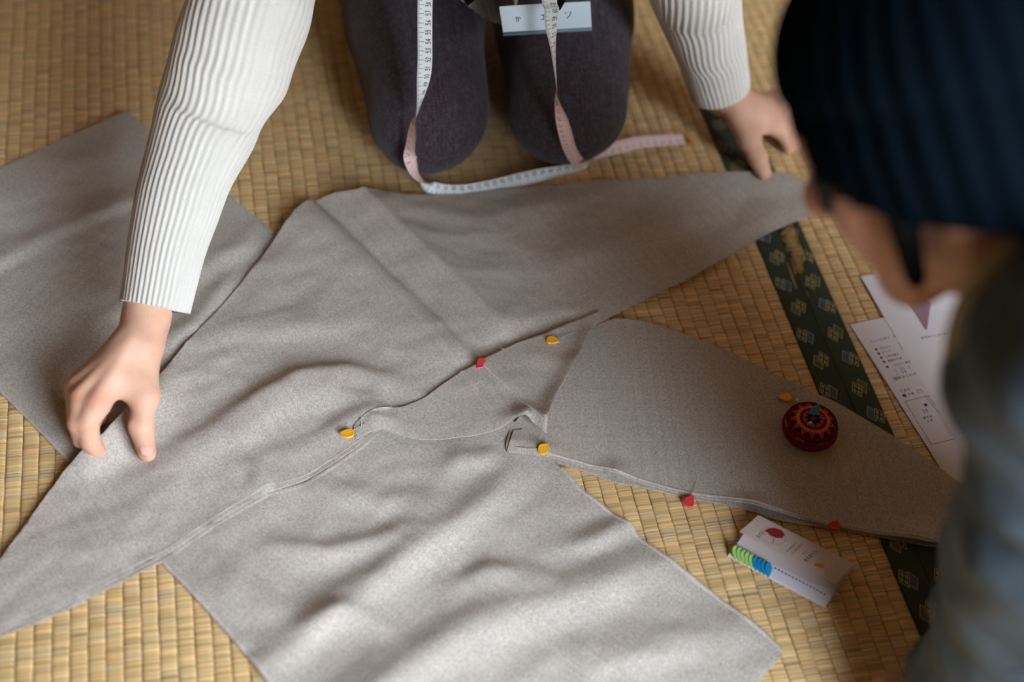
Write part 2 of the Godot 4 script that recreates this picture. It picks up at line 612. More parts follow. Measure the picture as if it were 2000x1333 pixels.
	M.steel = mat(Color(0.6, 0.6, 0.62), 0.3)
	M.steel.metallic = 1.0
	M.paper = mat(Color(0.86, 0.82, 0.82), 0.85, 0.3)
	M.pin_yellow = mat(Color(0.93, 0.66, 0.12), 0.35)
	M.pin_red = mat(Color(0.80, 0.22, 0.23), 0.35)
	M.pin_green = mat(Color(0.58, 0.74, 0.40), 0.3)
	M.pin_blue = mat(Color(0.02, 0.50, 0.68), 0.3)
	M.pearl = mat(Color(0.93, 0.90, 0.88), 0.15, 0.7)
	M.aqua = mat(Color(0.62, 0.80, 0.80), 0.15, 0.7)
	M.violet = mat(Color(0.62, 0.22, 0.62), 0.15, 0.7)

func heri_material() -> StandardMaterial3D:
	var w := 472
	var h := 616
	var im := canvas(w, h, Color(0.22, 0.255, 0.205))
	var r := RandomNumberGenerator.new()
	r.seed = 5
	for y in h:
		for x in w:
			var k := r.randf_range(-0.02, 0.02)
			if (x / 3 + y / 3) % 2 == 0: k -= 0.02
			if (x % 29 < 3) != (y % 29 < 3): k += 0.035
			var c := im.get_pixel(x, y)
			im.set_pixel(x, y, Color(c.r + k, c.g + k, c.b + k * 0.7))
	var pale := Color(0.68, 0.645, 0.47)
	var e1 := Vector2(-5.2, 12.5) * 8.0
	var e2 := Vector2(7.4, 8.2) * 8.0
	var olive := Color(0.40, 0.39, 0.22)
	var blue := Color(0.30, 0.37, 0.44)
	# centre of each pair, which way its plain diamond lies, and that diamond's colour
	for m in [[0.265, 0.895, -1, 1, olive], [0.165, 0.43, 1, 1, blue], [0.835, 0.91, -1, -1, blue], [0.760, 0.43, 1, -1, olive]]:
		for wrap in [-1, 0, 1]:
			var pair := Vector2(m[0] * w, (m[1] + wrap) * h)
			var c := pair - Vector2(28.0 * m[2], 14.0 * m[3])
			var o: Vector2 = pair + Vector2(28.0 * m[2], 14.0 * m[3])
			var tone: Color = m[4]
			var q := PackedVector2Array([o - e1 * 0.5 - e2 * 0.5, o - e1 * 0.5 + e2 * 0.5, o + e1 * 0.5 + e2 * 0.5, o + e1 * 0.5 - e2 * 0.5])
			fill(im, q, tone)
			for k in 9:
				var f := (k - 4) / 9.0
				line(im, o - e1 * 0.5 + e2 * f, o + e1 * 0.5 + e2 * f, 1.8, tone.darkened(0.3))
			outline_of(im, q, 4.5, pale)
			q = PackedVector2Array([c - e1 * 0.5 - e2 * 0.5, c - e1 * 0.5 + e2 * 0.5, c + e1 * 0.5 + e2 * 0.5, c + e1 * 0.5 - e2 * 0.5])
			fill(im, q, Color(0.16, 0.19, 0.145))
			outline_of(im, q, 6.0, pale)
			for i in [-0.22, 0.22]:
				for j in [-0.22, 0.22]:
					var d: Vector2 = c + e1 * i + e2 * j
					fill(im, PackedVector2Array([d - e1 * 0.15 - e2 * 0.15, d - e1 * 0.15 + e2 * 0.15, d + e1 * 0.15 + e2 * 0.15, d + e1 * 0.15 - e2 * 0.15]), pale.darkened(0.1))
					line(im, d, d, 8.0, Color(0.18, 0.20, 0.14))
	return textured(tex(im), 0.8, 0.3)

# ------------------------------------------------------------------ the room
func struct(called: String, st: SurfaceTool, m: Material, label: String) -> MeshInstance3D:
	var o := obj(called, done(st), m)
	tag(o, label, "", "", "structure")
	return o

func build_room():
	var x0 := -2.3
	var x1 := 2.9
	var z0 := -2.6
	var z1 := 2.0
	var st := sft()
	box(st, Vector3(x0 - 0.15, -0.20, z0 - 0.15), Vector3(x1 + 0.15, -0.0075, z1 + 0.15))
	struct("floor", st, M.board, "wooden floor boards under and around the tatami mats")
	st = sft()
	box(st, Vector3(x0 - 0.15, 2.4, z0 - 0.15), Vector3(x1 + 0.15, 2.5, z1 + 0.15))
	struct("ceiling", st, M.ceiling, "brown board ceiling above the room, out of the picture")
	st = sft()
	box(st, Vector3(x0 - 0.15, -0.0075, z0), Vector3(x0, 2.4, z1))
	struct("wall_left", st, M.plaster, "plain plaster wall on the left of the room")
	st = sft()
	box(st, Vector3(x1, -0.0075, z0), Vector3(x1 + 0.15, 2.4, z1))
	struct("wall_right", st, M.plaster, "plain plaster wall on the right of the room")
	st = sft()
	box(st, Vector3(x0 - 0.15, -0.0075, z0 - 0.15), Vector3(x1 + 0.15, 2.4, z0))
	struct("wall_back", st, M.plaster, "plain plaster wall beyond the kneeling person")
	st = sft()   # the wall behind the photographer, round its window
	box(st, Vector3(x0 - 0.15, -0.0075, z1), Vector3(WIN[0], 2.4, z1 + 0.15))
	box(st, Vector3(WIN[1], -0.0075, z1), Vector3(x1 + 0.15, 2.4, z1 + 0.15))
	box(st, Vector3(WIN[0], -0.0075, z1), Vector3(WIN[1], WIN[2], z1 + 0.15))
	box(st, Vector3(WIN[0], WIN[3], z1), Vector3(WIN[1], 2.4, z1 + 0.15))
	struct("wall_front", st, M.plaster, "plaster wall with the wide window, behind the photographer")
	var w := Node3D.new()
	w.name = "window_1"
	add_child(w)
	tag(w, "wide wooden window opening that lets the daylight in", "", "", "structure")
	st = sft()
	for e in [[WIN[0], WIN[0] + 0.04, WIN[2], WIN[3]], [WIN[1] - 0.04, WIN[1], WIN[2], WIN[3]], [WIN[0] + 0.04, WIN[1] - 0.04, WIN[2], WIN[2] + 0.04], [WIN[0] + 0.04, WIN[1] - 0.04, WIN[3] - 0.04, WIN[3]]]:
		box(st, Vector3(e[0], e[2], z1 + 0.03), Vector3(e[1], e[3], z1 + 0.12))
	obj("window_frame", done(st), M.wood, w)

# ------------------------------------------------------------------ tatami
const SEAM := 0.3385
const HERI := 0.0295
const PITCH := 0.0152

func rush_strip(k: int) -> ArrayMesh:   # one strip of matting between two warp lines, 1.9 m long
	var r := RandomNumberGenerator.new()
	r.seed = 100 + k
	var st := sft()
	var pts := []
	var uv := []
	var n := 190
	var du := r.randf()
	var wob := FastNoiseLite.new()
	wob.seed = k
	wob.frequency = 25.0
	for j in n + 1:
		var z := -0.95 + 1.9 * j / n
		for i in 9:
			var u := [0.0, 0.04, 0.10, 0.25, 0.5, 0.75, 0.90, 0.96, 1.0][i] as float
			var f := absf(u - 0.5) * 2.0
			var y := -0.00025 * f * f - 0.0011 * pow(f, 9.0) + 0.00035 * wob.get_noise_2d(z, u * 0.02 + k)
			var shift := 0.0006 * wob.get_noise_2d(z * 1.5 + 40.0, float(k))
			pts.append(Vector3((u - 0.5) * (PITCH - 0.0004) + shift, y, z))
			uv.append(Vector2(u, z / 0.45 + du))
	lattice(st, pts, uv, 9)
	return done(st)

func heri_mesh(x0: float, x1: float, z0: float, z1: float, y: float, hole: Array, u0: float) -> ArrayMesh:
	var poly := PackedVector2Array([Vector2(x0, z0), Vector2(x1, z0), Vector2(x1, z1), Vector2(x0, z1)])
	var pieces := [poly]
	for h in hole:
		var next := []
		for p in pieces:
			# cut at the hole's own level so that no piece holds another
			var mid := 0.0
			for q in h: mid += q.y / h.size()
			for half in [PackedVector2Array([Vector2(x0 - 1, z0 - 1), Vector2(x1 + 1, z0 - 1), Vector2(x1 + 1, mid), Vector2(x0 - 1, mid)]), PackedVector2Array([Vector2(x0 - 1, mid), Vector2(x1 + 1, mid), Vector2(x1 + 1, z1 + 1), Vector2(x0 - 1, z1 + 1)])]:
				for a in Geometry2D.intersect_polygons(p, half):
					next.append_array(Geometry2D.clip_polygons(a, h))
		pieces = next
	var st := sft()
	for p in pieces:
		var t := Geometry2D.triangulate_polygon(p)
		for side in 2:
			for k in range(0, t.size(), 3):
				for e in ([0, 1, 2] if side == 0 else [2, 1, 0]):
					var q: Vector2 = p[t[k + e]]
					st.set_smooth_group(side)
					st.set_uv(Vector2((q.x - SEAM + HERI) / 0.059 + u0, (q.y - 0.0) / 0.077))
					st.add_vertex(Vector3(q.x, y - 0.0009 * side, q.y))
		for i in p.size():
			var a: Vector2 = p[i]
			var b: Vector2 = p[(i + 1) % p.size()]
			quad(st, Vector3(a.x, y, a.y), Vector3(b.x, y, b.y), Vector3(b.x, y - 0.0009, b.y), Vector3(a.x, y - 0.0009, a.y))
	return done(st)

func build_tatami():
	var kinds := []
	for k in 10:
		kinds.append(rush_strip(k))
	var tear := PackedVector2Array([Vector2(0.3401, -0.1219), Vector2(0.3471, -0.1279), Vector2(0.36, -0.1383), Vector2(0.3609, -0.1297), Vector2(0.3605, -0.1096), Vector2(0.3599, -0.089), Vector2(0.3583, -0.0769), Vector2(0.3527, -0.0695), Vector2(0.3506, -0.0616), Vector2(0.3435, -0.0569), Vector2(0.3416, -0.0603), Vector2(0.3354, -0.0546), Vector2(0.3379, -0.0696), Vector2(0.3369, -0.0778), Vector2(0.3409, -0.0862), Vector2(0.3384, -0.0955), Vector2(0.3421, -0.105), Vector2(0.3394, -0.112)])
	var slits := [PackedVector2Array([Vector2(0.3349, -0.0812), Vector2(0.3363, -0.0778), Vector2(0.3356, -0.0514), Vector2(0.3339, -0.0374), Vector2(0.3309, -0.0354), Vector2(0.3309, -0.0465), Vector2(0.3323, -0.0638)]), PackedVector2Array([Vector2(0.342, -0.0341), Vector2(0.3444, -0.0323), Vector2(0.3437, -0.023), Vector2(0.3415, -0.0201), Vector2(0.3403, -0.0257)])]
	var n := 0
	for side in 2:
		var t := thing("tatami_mat", ["woven rush tatami mat under the linen, left of the green border seam", "woven rush tatami mat under the paper sheets, right of the green border seam"][side], "tatami mat", Vector3.ZERO)
		var inner := SEAM - HERI if side == 0 else SEAM + HERI
		var dir := -1.0 if side == 0 else 1.0
		var far := SEAM + dir * 0.955
		var st := sft()
		box(st, Vector3(minf(SEAM, far) + 0.0003, -0.0070, -0.95), Vector3(maxf(SEAM, far), -0.0022, 0.95))
		obj("mat_core", done(st), M.mat_under, t)
		var k := 0
		while absf(inner + dir * (k + 0.5) * PITCH - SEAM) < 0.955 - HERI:
			var o := obj("rush_strip", kinds[rng.randi() % kinds.size()], M.rush, t)
			o.position = Vector3(inner + dir * (k + 0.5) * PITCH, 0, 0)
			if rng.randf() < 0.5: o.rotation.y = PI
			k += 1
			n += 1
		var h: Array = [tear] + slits
		obj("cloth_border", heri_mesh(minf(SEAM, inner) + (0.0004 if side else 0.0), maxf(SEAM, inner) - (0.0004 if side == 0 else 0.0), -0.95, 0.95, 0.0012, h, 0.0), M.heri, t).set_meta("label", "torn dark green cloth border with woven lattice diamonds")
		obj("cloth_border", heri_mesh(minf(far, far - dir * HERI), maxf(far, far - dir * HERI), -0.95, 0.95, 0.0012, [], 0.3), M.heri, t)
		st = sft()   # straw laid bare under the tear
		var b := 0
		for i in 60:
			var z := -0.145 + i * 0.0021
			var x := (SEAM - HERI + 0.001 if side == 0 else SEAM + 0.0005)
			b = rod(st, Vector3(x, -0.0011, z), Vector3(x + HERI - 0.0015, -0.0011 + rng.randf() * 0.0004, z + rng.randf_range(-0.001, 0.001)), 0.0013, 0.0013, 6, b)
		var straw := obj("bare_straw", done(st), M.straw, t)
		straw.set_meta("kind", "stuff")
		st = sft()   # frayed threads along the torn rim
		b = 0
		for i in 46:
			var p: Vector2 = tear[rng.randi() % tear.size()]
			p = p.lerp(tear[rng.randi() % tear.size()], 0.15)
			if (p.x < SEAM) != (side == 0): continue
			var e := Vector2.from_angle(rng.randf() * TAU) * rng.randf_range(0.003, 0.009)
			b = rod(st, Vector3(p.x, 0.0012, p.y), Vector3(p.x + e.x, 0.0018, p.y + e.y), 0.0004, 0.0002, 5, b)
		obj("frayed_thread", done(st), M.heri_thread, t).set_meta("kind", "stuff")

# ------------------------------------------------------------------ linen
var folds_a := []
var folds_b := []
var folds_c := []
var folds_d := []
var folds_e := []

func fine(x: float, z: float, amp: float, seed_: float) -> float:
	return amp * (wrinkle.get_noise_3d(x * 0.8 - z * 0.5, (z + x * 0.5) * 1.5, seed_) + 0.42 * crinkle.get_noise_3d(x * 0.8 - z * 0.4, (z + x * 0.4) * 1.3, seed_))

func high_a(x: float, z: float) -> float:
	return maxf(0.0014, 0.0026 + ridges_at(folds_a, Vector2(x, z)) + fine(x, z, 0.0020, 1.0))

func high_c(x: float, z: float) -> float:
	return maxf(0.0014, 0.0030 + ridges_at(folds_c, Vector2(x, z)) + fine(x, z, 0.0022, 2.0))

func high_d0(x: float, z: float) -> float:
	return maxf(0.0014, 0.0020 + fine(x, z, 0.0006, 3.0))

func high_d(x: float, z: float) -> float:
	return high_d0(x, z) + 0.0016 + maxf(0.0, ridges_at(folds_d, Vector2(x, z)))

# the folded ridge: the left panel dips into a sharp crease, a flat strip climbs from it to a pressed edge and the cloth falls away beyond
func pleat(q: Vector2) -> float:
	var a0 := Vector2(-0.1854, -0.2324)
	var a1 := Vector2(-0.0407, 0.0165)
	var b0 := Vector2(-0.1334, -0.2271)
	var b1 := Vector2(0.0057, 0.0067)
	var d := a1 - a0
	var t := (q - a0).dot(d) / d.length_squared()
	if t < -0.35 or t > 1.35: return 0.0
	var fade := smoothstep(1.30, 0.96, t)
	var foot := a0 + d * t
	var top := b0.lerp(b1, t)
	var w := (top - foot).length()
	var right := (top - foot) / w
	var s := (q - foot).dot(d.orthogonal().normalized()) * signf(right.dot(d.orthogonal()))
	var width := absf((top - foot).dot(d.orthogonal().normalized()))
	var tc := clampf(t, 0.0, 1.0)
	var left_high := lerpf(0.021, 0.0085, tc)
	var right_high := lerpf(0.024, 0.0095, tc)
	if s < 0.0:
		return fade * left_high * (1.0 - exp(s / 0.014)) * exp(-(s * s) / 0.0052)
	if s < width:
		return fade * right_high * pow(s / width, 1.15)
	return fade * right_high * exp(-(s - width) / 0.034)

func high_b0(x: float, z: float) -> float:
	var under := maxf(high_a(x, z) if x < 0.0 else 0.0, maxf(high_c(x, z) if z > 0.05 else 0.0, high_d(x, z) if x > 0.06 and z > -0.12 else 0.0))
	return maxf(under + 0.0012, 0.0042 + pleat(Vector2(x, z)) + ridges_at(folds_b, Vector2(x, z)) + fine(x, z, 0.0024, 4.0))

func high_b(x: float, z: float) -> float:
	return high_b0(x, z) + 0.0013

func high_e(x: float, z: float) -> float:
	return maxf(0.0110 + ridges_at(folds_e, Vector2(x, z)) + fine(x, z, 0.0012, 6.0), maxf(high_d(x, z), maxf(high_c(x, z), 0.006)) + 0.0015)

func high_e_on_b(x: float, z: float) -> float:
	return maxf(high_e(x, z), high_b(x, z) + 0.0012)

func along(pts: Array, high: Callable, lift: float, half: float, wave := 0.0) -> ArrayMesh:   # a narrow band that follows a cloth
	var st := sft()
	var p := []
	var uv := []
	var line_ := spline(pts, 12)
	for i in line_.size():
		var d: Vector2 = (line_[mini(i + 1, line_.size() - 1)] - line_[maxi(i - 1, 0)]).normalized()
		var s := d.orthogonal()
		var c: Vector2 = line_[i] + s * wave * sin(i * 1.7)
		for k in 5:
			var a := PI * k / 4.0
			var q: Vector2 = c - s * cos(a) * half
			p.append(Vector3(q.x, high.call(q.x, q.y) + lift * sin(a), q.y))
			uv.append(Vector2(q.x, q.y) * 5.0)
	lattice(st, p, uv, 5)
	return done(st)

func build_cloths():
	folds_a = [
		ridge(PackedVector2Array([Vector2(-0.557, -0.1563), Vector2(-0.5264, -0.1715), Vector2(-0.4581, -0.2183), Vector2(-0.3805, -0.257)]), [0.004, 0.004, 0.0035, 0.003], 0.020, 0.006),
		ridge(PackedVector2Array([Vector2(-0.5301, -0.2708), Vector2(-0.4646, -0.3186), Vector2(-0.3843, -0.3498)]), [0.003, 0.002, 0.001], 0.03, 0.02),
		ridge(PackedVector2Array([Vector2(-0.4465, -0.0633), Vector2(-0.3515, -0.1208), Vector2(-0.2729, -0.1655)]), [0.001, 0.004, 0.005], 0.018, 0.012),
		ridge(PackedVector2Array([Vector2(-0.3702, -0.0294), Vector2(-0.3275, -0.0593), Vector2(-0.2926, -0.1139)]), [0.003, 0.005, 0.004], 0.014, 0.010),
		ridge(PackedVector2Array([Vector2(-0.5232, -0.0832), Vector2(-0.4623, -0.1045), Vector2(-0.4101, -0.1129)]), [0.002, 0.002, 0.001], 0.03, 0.02),
	]
	folds_b = [
		ridge(PackedVector2Array([Vector2(-0.3646, 0.1113), Vector2(-0.3091, 0.0768), Vector2(-0.2669, 0.0479), Vector2(-0.2239, 0.0267), Vector2(-0.1768, 0.0259), Vector2(-0.1224, 0.0532)]), [0.002, 0.006, 0.010, 0.012, 0.010, 0.003], 0.012, 0.024),
		ridge(PackedVector2Array([Vector2(-0.3252, 0.1011), Vector2(-0.2898, 0.087), Vector2(-0.2425, 0.061), Vector2(-0.1954, 0.0525), Vector2(-0.161, 0.0682)]), [0.001, 0.003, 0.004, 0.005, 0.006], 0.012, 0.018),
		ridge(PackedVector2Array([Vector2(-0.248, 0.1239), Vector2(-0.2054, 0.0981), Vector2(-0.1708, 0.0847), Vector2(-0.1525, 0.0825)]), [0.001, 0.003, 0.005, 0.006], 0.010, 0.016),
		ridge(PackedVector2Array([Vector2(-0.4332, 0.0981), Vector2(-0.4131, 0.0736), Vector2(-0.392, 0.0473), Vector2(-0.3642, 0.0182)]), [0.014, 0.021, 0.020, 0.006], 0.026, 0.024),
		ridge(PackedVector2Array([Vector2(-0.3548, -0.0275), Vector2(-0.3018, -0.049), Vector2(-0.2118, -0.0451), Vector2(-0.1585, -0.0386)]), [0.002, 0.003, 0.003, 0.001], 0.020, 0.016),
		ridge(PackedVector2Array([Vector2(-0.2921, 0.121), Vector2(-0.2784, 0.1351), Vector2(-0.2703, 0.1561)]), [0.001, 0.004, 0.005], 0.008, 0.010),
		ridge(PackedVector2Array([Vector2(-0.0806, -0.2007), Vector2(-0.0078, -0.176), Vector2(0.0868, -0.1992), Vector2(0.1648, -0.2168)]), [0.003, 0.005, 0.003, 0.001], 0.022, 0.022),
		ridge(PackedVector2Array([Vector2(-0.0592, -0.1491), Vector2(0.0052, -0.1499), Vector2(0.0524, -0.1202)]), [0.003, 0.004, 0.001], 0.016, 0.016),
		ridge(PackedVector2Array([Vector2(-0.0391, -0.0954), Vector2(0.0492, -0.1047), Vector2(0.141, -0.1181), Vector2(0.2448, -0.1647)]), [0.002, 0.003, 0.002, 0.002], 0.03, 0.02),
		ridge(PackedVector2Array([Vector2(-0.0911, 0.0545), Vector2(-0.0587, 0.0361), Vector2(-0.0346, 0.0217), Vector2(0.0045, 0.0031), Vector2(0.0461, -0.0092), Vector2(0.077, -0.0217)]), [-0.002, -0.005, -0.007, -0.007, -0.003, -0.001], 0.013, 0.013),
		ridge(PackedVector2Array([Vector2(-0.4854, 0.2233), Vector2(-0.4226, 0.1883), Vector2(-0.3609, 0.1449)]), [0.001, 0.002, 0.003], 0.03, 0.03),
	]
	folds_c = [
		ridge(PackedVector2Array([Vector2(-0.0254, 0.1725), Vector2(-0.0751, 0.208), Vector2(-0.1455, 0.25), Vector2(-0.2173, 0.2968), Vector2(-0.2756, 0.3371)]), [0.0030, 0.0075, 0.0090, 0.0090, 0.0060], 0.016, 0.020),
		ridge(PackedVector2Array([Vector2(0.1127, 0.2895), Vector2(0.0389, 0.3042), Vector2(-0.0376, 0.3204), Vector2(-0.1119, 0.3385), Vector2(-0.1811, 0.3727), Vector2(-0.2102, 0.3912)]), [0.0045, 0.0090, 0.0075, 0.0090, 0.0105, 0.0090], 0.022, 0.026),
		ridge(PackedVector2Array([Vector2(0.0659, 0.2453), Vector2(0.0245, 0.2598), Vector2(-0.0117, 0.2661)]), [0.0060, 0.0075, 0.0015], 0.010, 0.012),
		ridge(PackedVector2Array([Vector2(-0.2463, 0.3109), Vector2(-0.2179, 0.302), Vector2(-0.1914, 0.3111), Vector2(-0.1753, 0.3291)]), [0.0030, 0.0060, 0.0060, 0.0015], 0.010, 0.012),
		ridge(PackedVector2Array([Vector2(-0.266, 0.2216), Vector2(-0.2202, 0.2366), Vector2(-0.1715, 0.2293), Vector2(-0.1236, 0.2012)]), [0.0030, 0.0060, 0.0060, 0.0030], 0.010, 0.013),
		ridge(PackedVector2Array([Vector2(-0.0546, 0.1498), Vector2(-0.0802, 0.1495), Vector2(-0.1075, 0.1613)]), [0.0045, 0.0060, 0.0015], 0.012, 0.014),
		ridge(PackedVector2Array([Vector2(-0.3226, 0.2303), Vector2(-0.306, 0.2599), Vector2(-0.2718, 0.2915)]), [0.0015, 0.0045, 0.0030], 0.014, 0.018),
		ridge(PackedVector2Array([Vector2(0.1401, 0.3678), Vector2(0.0689, 0.3783), Vector2(-0.0037, 0.3828)]), [0.0030, 0.0060, 0.0045], 0.018, 0.022),
		ridge(PackedVector2Array([Vector2(-0.113, 0.2878), Vector2(-0.0727, 0.2771), Vector2(-0.0306, 0.2859)]), [0.0015, 0.0060, 0.0030], 0.010, 0.016),
		ridge(PackedVector2Array([Vector2(-0.2126, 0.1652), Vector2(-0.166, 0.1865), Vector2(-0.1117, 0.188)]), [0.0030, 0.0045, 0.0030], 0.014, 0.014),
	]
	folds_d = [
		ridge(PackedVector2Array([Vector2(0.0445, 0.1726), Vector2(0.068, 0.1839), Vector2(0.0908, 0.1975)]), [0.0, 0.005, 0.0], 0.012, 0.012),
		ridge(PackedVector2Array([Vector2(0.156, 0.2279), Vector2(0.1939, 0.2422), Vector2(0.2357, 0.2601)]), [0.0, 0.006, 0.0], 0.014, 0.014),
		ridge(PackedVector2Array([Vector2(-0.0259, 0.1347), Vector2(0.0034, 0.145), Vector2(0.0306, 0.1645)]), [0.003, 0.003, 0.001], 0.010, 0.010),
		ridge(PackedVector2Array([Vector2(0.3017, 0.2842), Vector2(0.3391, 0.2983), Vector2(0.3616, 0.3092)]), [0.0, 0.006, 0.004], 0.016, 0.016),
	]
	folds_e = [
		ridge(PackedVector2Array([Vector2(-0.0225, 0.1111), Vector2(-0.0094, 0.1109), Vector2(0.0021, 0.1189)]), [0.004, 0.012, 0.006], 0.012, 0.012),
		ridge(PackedVector2Array([Vector2(-0.1562, 0.0918), Vector2(-0.1443, 0.0985), Vector2(-0.1302, 0.1081)]), [0.006, 0.004, 0.001], 0.010, 0.012),
		ridge(PackedVector2Array([Vector2(-0.0375, 0.036), Vector2(-0.0152, 0.075), Vector2(0.0087, 0.1198)]), [0.002, 0.003, 0.003], 0.020, 0.004),
		ridge(PackedVector2Array([Vector2(0.0251, 0.0355), Vector2(0.0595, 0.0537)]), [0.002, 0.003], 0.014, 0.014),
		ridge(PackedVector2Array([Vector2(0.081, 0.007), Vector2(0.0673, 0.0354), Vector2(0.043, 0.0685), Vector2(0.0239, 0.097), Vector2(0.0081, 0.1322)]), [0.004, 0.006, 0.006, 0.007, 0.006], 0.010, 0.010),
	]
	var a := PackedVector2Array([Vector2(-0.6671, -0.2476), Vector2(-0.5317, -0.3252), Vector2(-0.4648, -0.3656), Vector2(-0.4185, -0.3936), Vector2(-0.3977, -0.4055), Vector2(-0.3877, -0.4063), Vector2(-0.3795, -0.3981), Vector2(-0.3434, -0.3443), Vector2(-0.2837, -0.2587), Vector2(-0.2525, -0.2144), Vector2(-0.2296, -0.1809), Vector2(-0.2033, -0.1321), Vector2(-0.186, -0.0843), Vector2(-0.2626, 0.0599), Vector2(-0.3171, 0.1343), Vector2(-0.3801, 0.1583), Vector2(-0.415, 0.1477), Vector2(-0.4384, 0.119), Vector2(-0.4599, 0.0877), Vector2(-0.4893, 0.0445), Vector2(-0.5197, 0.0019), Vector2(-0.5833, -0.0888), Vector2(-0.6614, -0.1853)])
	var piece := thing("linen_piece", "rectangular grey linen piece with a long crease, lying under the white sleeve at the back", "fabric")
	obj("panel", cloth_mesh(a, high_a, 0.005, 0.0009, 0.62), M.linen, piece)
	obj("stitched_edge", along(pv([Vector2(-0.5729, -0.0747), Vector2(-0.5201, 0.0015), Vector2(-0.4897, 0.0442), Vector2(-0.4602, 0.0874), Vector2(-0.4396, 0.1157)]), high_a, 0.0010, 0.0016), M.linen_edge, piece)
	var c := PackedVector2Array([Vector2(-0.3725, 0.219), Vector2(-0.3617, 0.2358), Vector2(-0.3424, 0.2639), Vector2(-0.3216, 0.2957), Vector2(-0.3014, 0.3283), Vector2(-0.2838, 0.3582), Vector2(-0.2553, 0.4043), Vector2(-0.1742, 0.4493), Vector2(-0.047, 0.4737), Vector2(0.0574, 0.4714), Vector2(0.142, 0.4235), Vector2(0.1547, 0.4138), Vector2(0.1739, 0.3997), Vector2(0.1713, 0.3925), Vector2(0.1579, 0.3726), Vector2(0.1296, 0.335), Vector2(0.1112, 0.312), Vector2(0.0923, 0.289), Vector2(0.0804, 0.273), Vector2(0.072, 0.2603), Vector2(0.0668, 0.2467), Vector2(0.0558, 0.2334), Vector2(0.0423, 0.2148), Vector2(0.0285, 0.1965), Vector2(0.0161, 0.1702), Vector2(0.0029, 0.1464), Vector2(-0.0203, 0.1046), Vector2(-0.0695, 0.085), Vector2(-0.1748, 0.0973), Vector2(-0.2786, 0.1395), Vector2(-0.3387, 0.1843)])
	piece = thing("linen_piece", "creased pale linen panel spreading to the bottom centre, brightest of the fabric pieces", "fabric")
	obj("panel", cloth_mesh(c, high_c, 0.005, 0.0009, -0.75), M.linen, piece)
	obj("overlocked_edge", along(pv([Vector2(0.0171, 0.1714), Vector2(0.0287, 0.1964), Vector2(0.0426, 0.2147), Vector2(0.0561, 0.2333), Vector2(0.0662, 0.2459), Vector2(0.0716, 0.259), Vector2(0.08, 0.2717), Vector2(0.092, 0.2877), Vector2(0.1109, 0.3107), Vector2(0.1293, 0.3338), Vector2(0.1577, 0.3715), Vector2(0.1733, 0.3969)]), high_c, 0.0010, 0.0022), M.linen_edge, piece)
	obj("overlocked_edge", along(pv([Vector2(-0.3709, 0.2201), Vector2(-0.3614, 0.2346), Vector2(-0.3421, 0.2627), Vector2(-0.3213, 0.2946), Vector2(-0.3011, 0.3273), Vector2(-0.2834, 0.3572), Vector2(-0.2551, 0.4024)]), high_c, 0.0010, 0.0020), M.linen_edge, piece)
	var d := PackedVector2Array([Vector2(0.0879, -0.0059), Vector2(0.1158, -0.0158), Vector2(0.1482, -0.0074), Vector2(0.183, 0.0132), Vector2(0.2305, 0.0481), Vector2(0.2749, 0.0892), Vector2(0.3238, 0.1301), Vector2(0.3637, 0.1756), Vector2(0.3828, 0.1992), Vector2(0.4005, 0.2247), Vector2(0.4177, 0.2505), Vector2(0.4118, 0.2775), Vector2(0.382, 0.3093), Vector2(0.3553, 0.309), Vector2(0.3181, 0.295), Vector2(0.2717, 0.2766), Vector2(0.2346, 0.2613), Vector2(0.1795, 0.2356), Vector2(0.1317, 0.2193), Vector2(0.09, 0.1989), Vector2(0.0671, 0.1859), Vector2(0.0437, 0.1746), Vector2(0.0201, 0.1633), Vector2(-0.0035, 0.152), Vector2(-0.036, 0.1457), Vector2(-0.0304, 0.13), Vector2(-0.0233, 0.1148), Vector2(0.0054, 0.0822), Vector2(0.0431, 0.0318)])
	var d0 := PackedVector2Array([Vector2(0.0838, 0.0001), Vector2(0.1155, -0.0137), Vector2(0.1482, -0.0068), Vector2(0.1828, 0.0145), Vector2(0.2303, 0.0494), Vector2(0.2747, 0.0905), Vector2(0.3236, 0.1313), Vector2(0.3635, 0.1768), Vector2(0.3826, 0.2003), Vector2(0.4004, 0.2259), Vector2(0.4176, 0.2516), Vector2(0.4124, 0.2769), Vector2(0.3803, 0.3143), Vector2(0.3552, 0.3101), Vector2(0.3178, 0.2966), Vector2(0.2714, 0.2783), Vector2(0.2331, 0.2664), Vector2(0.2051, 0.2553), Vector2(0.1788, 0.2385), Vector2(0.1314, 0.221), Vector2(0.0893, 0.2024), Vector2(0.0652, 0.1942), Vector2(0.0428, 0.1788), Vector2(0.0197, 0.1657), Vector2(-0.0038, 0.1537), Vector2(-0.0351, 0.147), Vector2(-0.0302, 0.1292), Vector2(-0.0163, 0.1117), Vector2(0.0109, 0.0821), Vector2(0.0434, 0.031)])
	piece = thing("linen_piece", "double-layered brownish linen piece with the round pincushion on it", "fabric")
	obj("lower_layer", cloth_mesh(d0, high_d0, 0.006, 0.0009, 0.14), M.linen, piece)
	obj("upper_layer", cloth_mesh(d, high_d, 0.005, 0.0009, 0.14), M.linen, piece)
	obj("stitched_edge", along(pv([Vector2(-0.0001, 0.1496), Vector2(0.0449, 0.1708), Vector2(0.0914, 0.1951), Vector2(0.1332, 0.2156), Vector2(0.1812, 0.232), Vector2(0.2365, 0.2578), Vector2(0.2737, 0.2731), Vector2(0.3203, 0.2916), Vector2(0.3568, 0.305)]), high_d, 0.0005, 0.0016), M.linen_edge, piece)
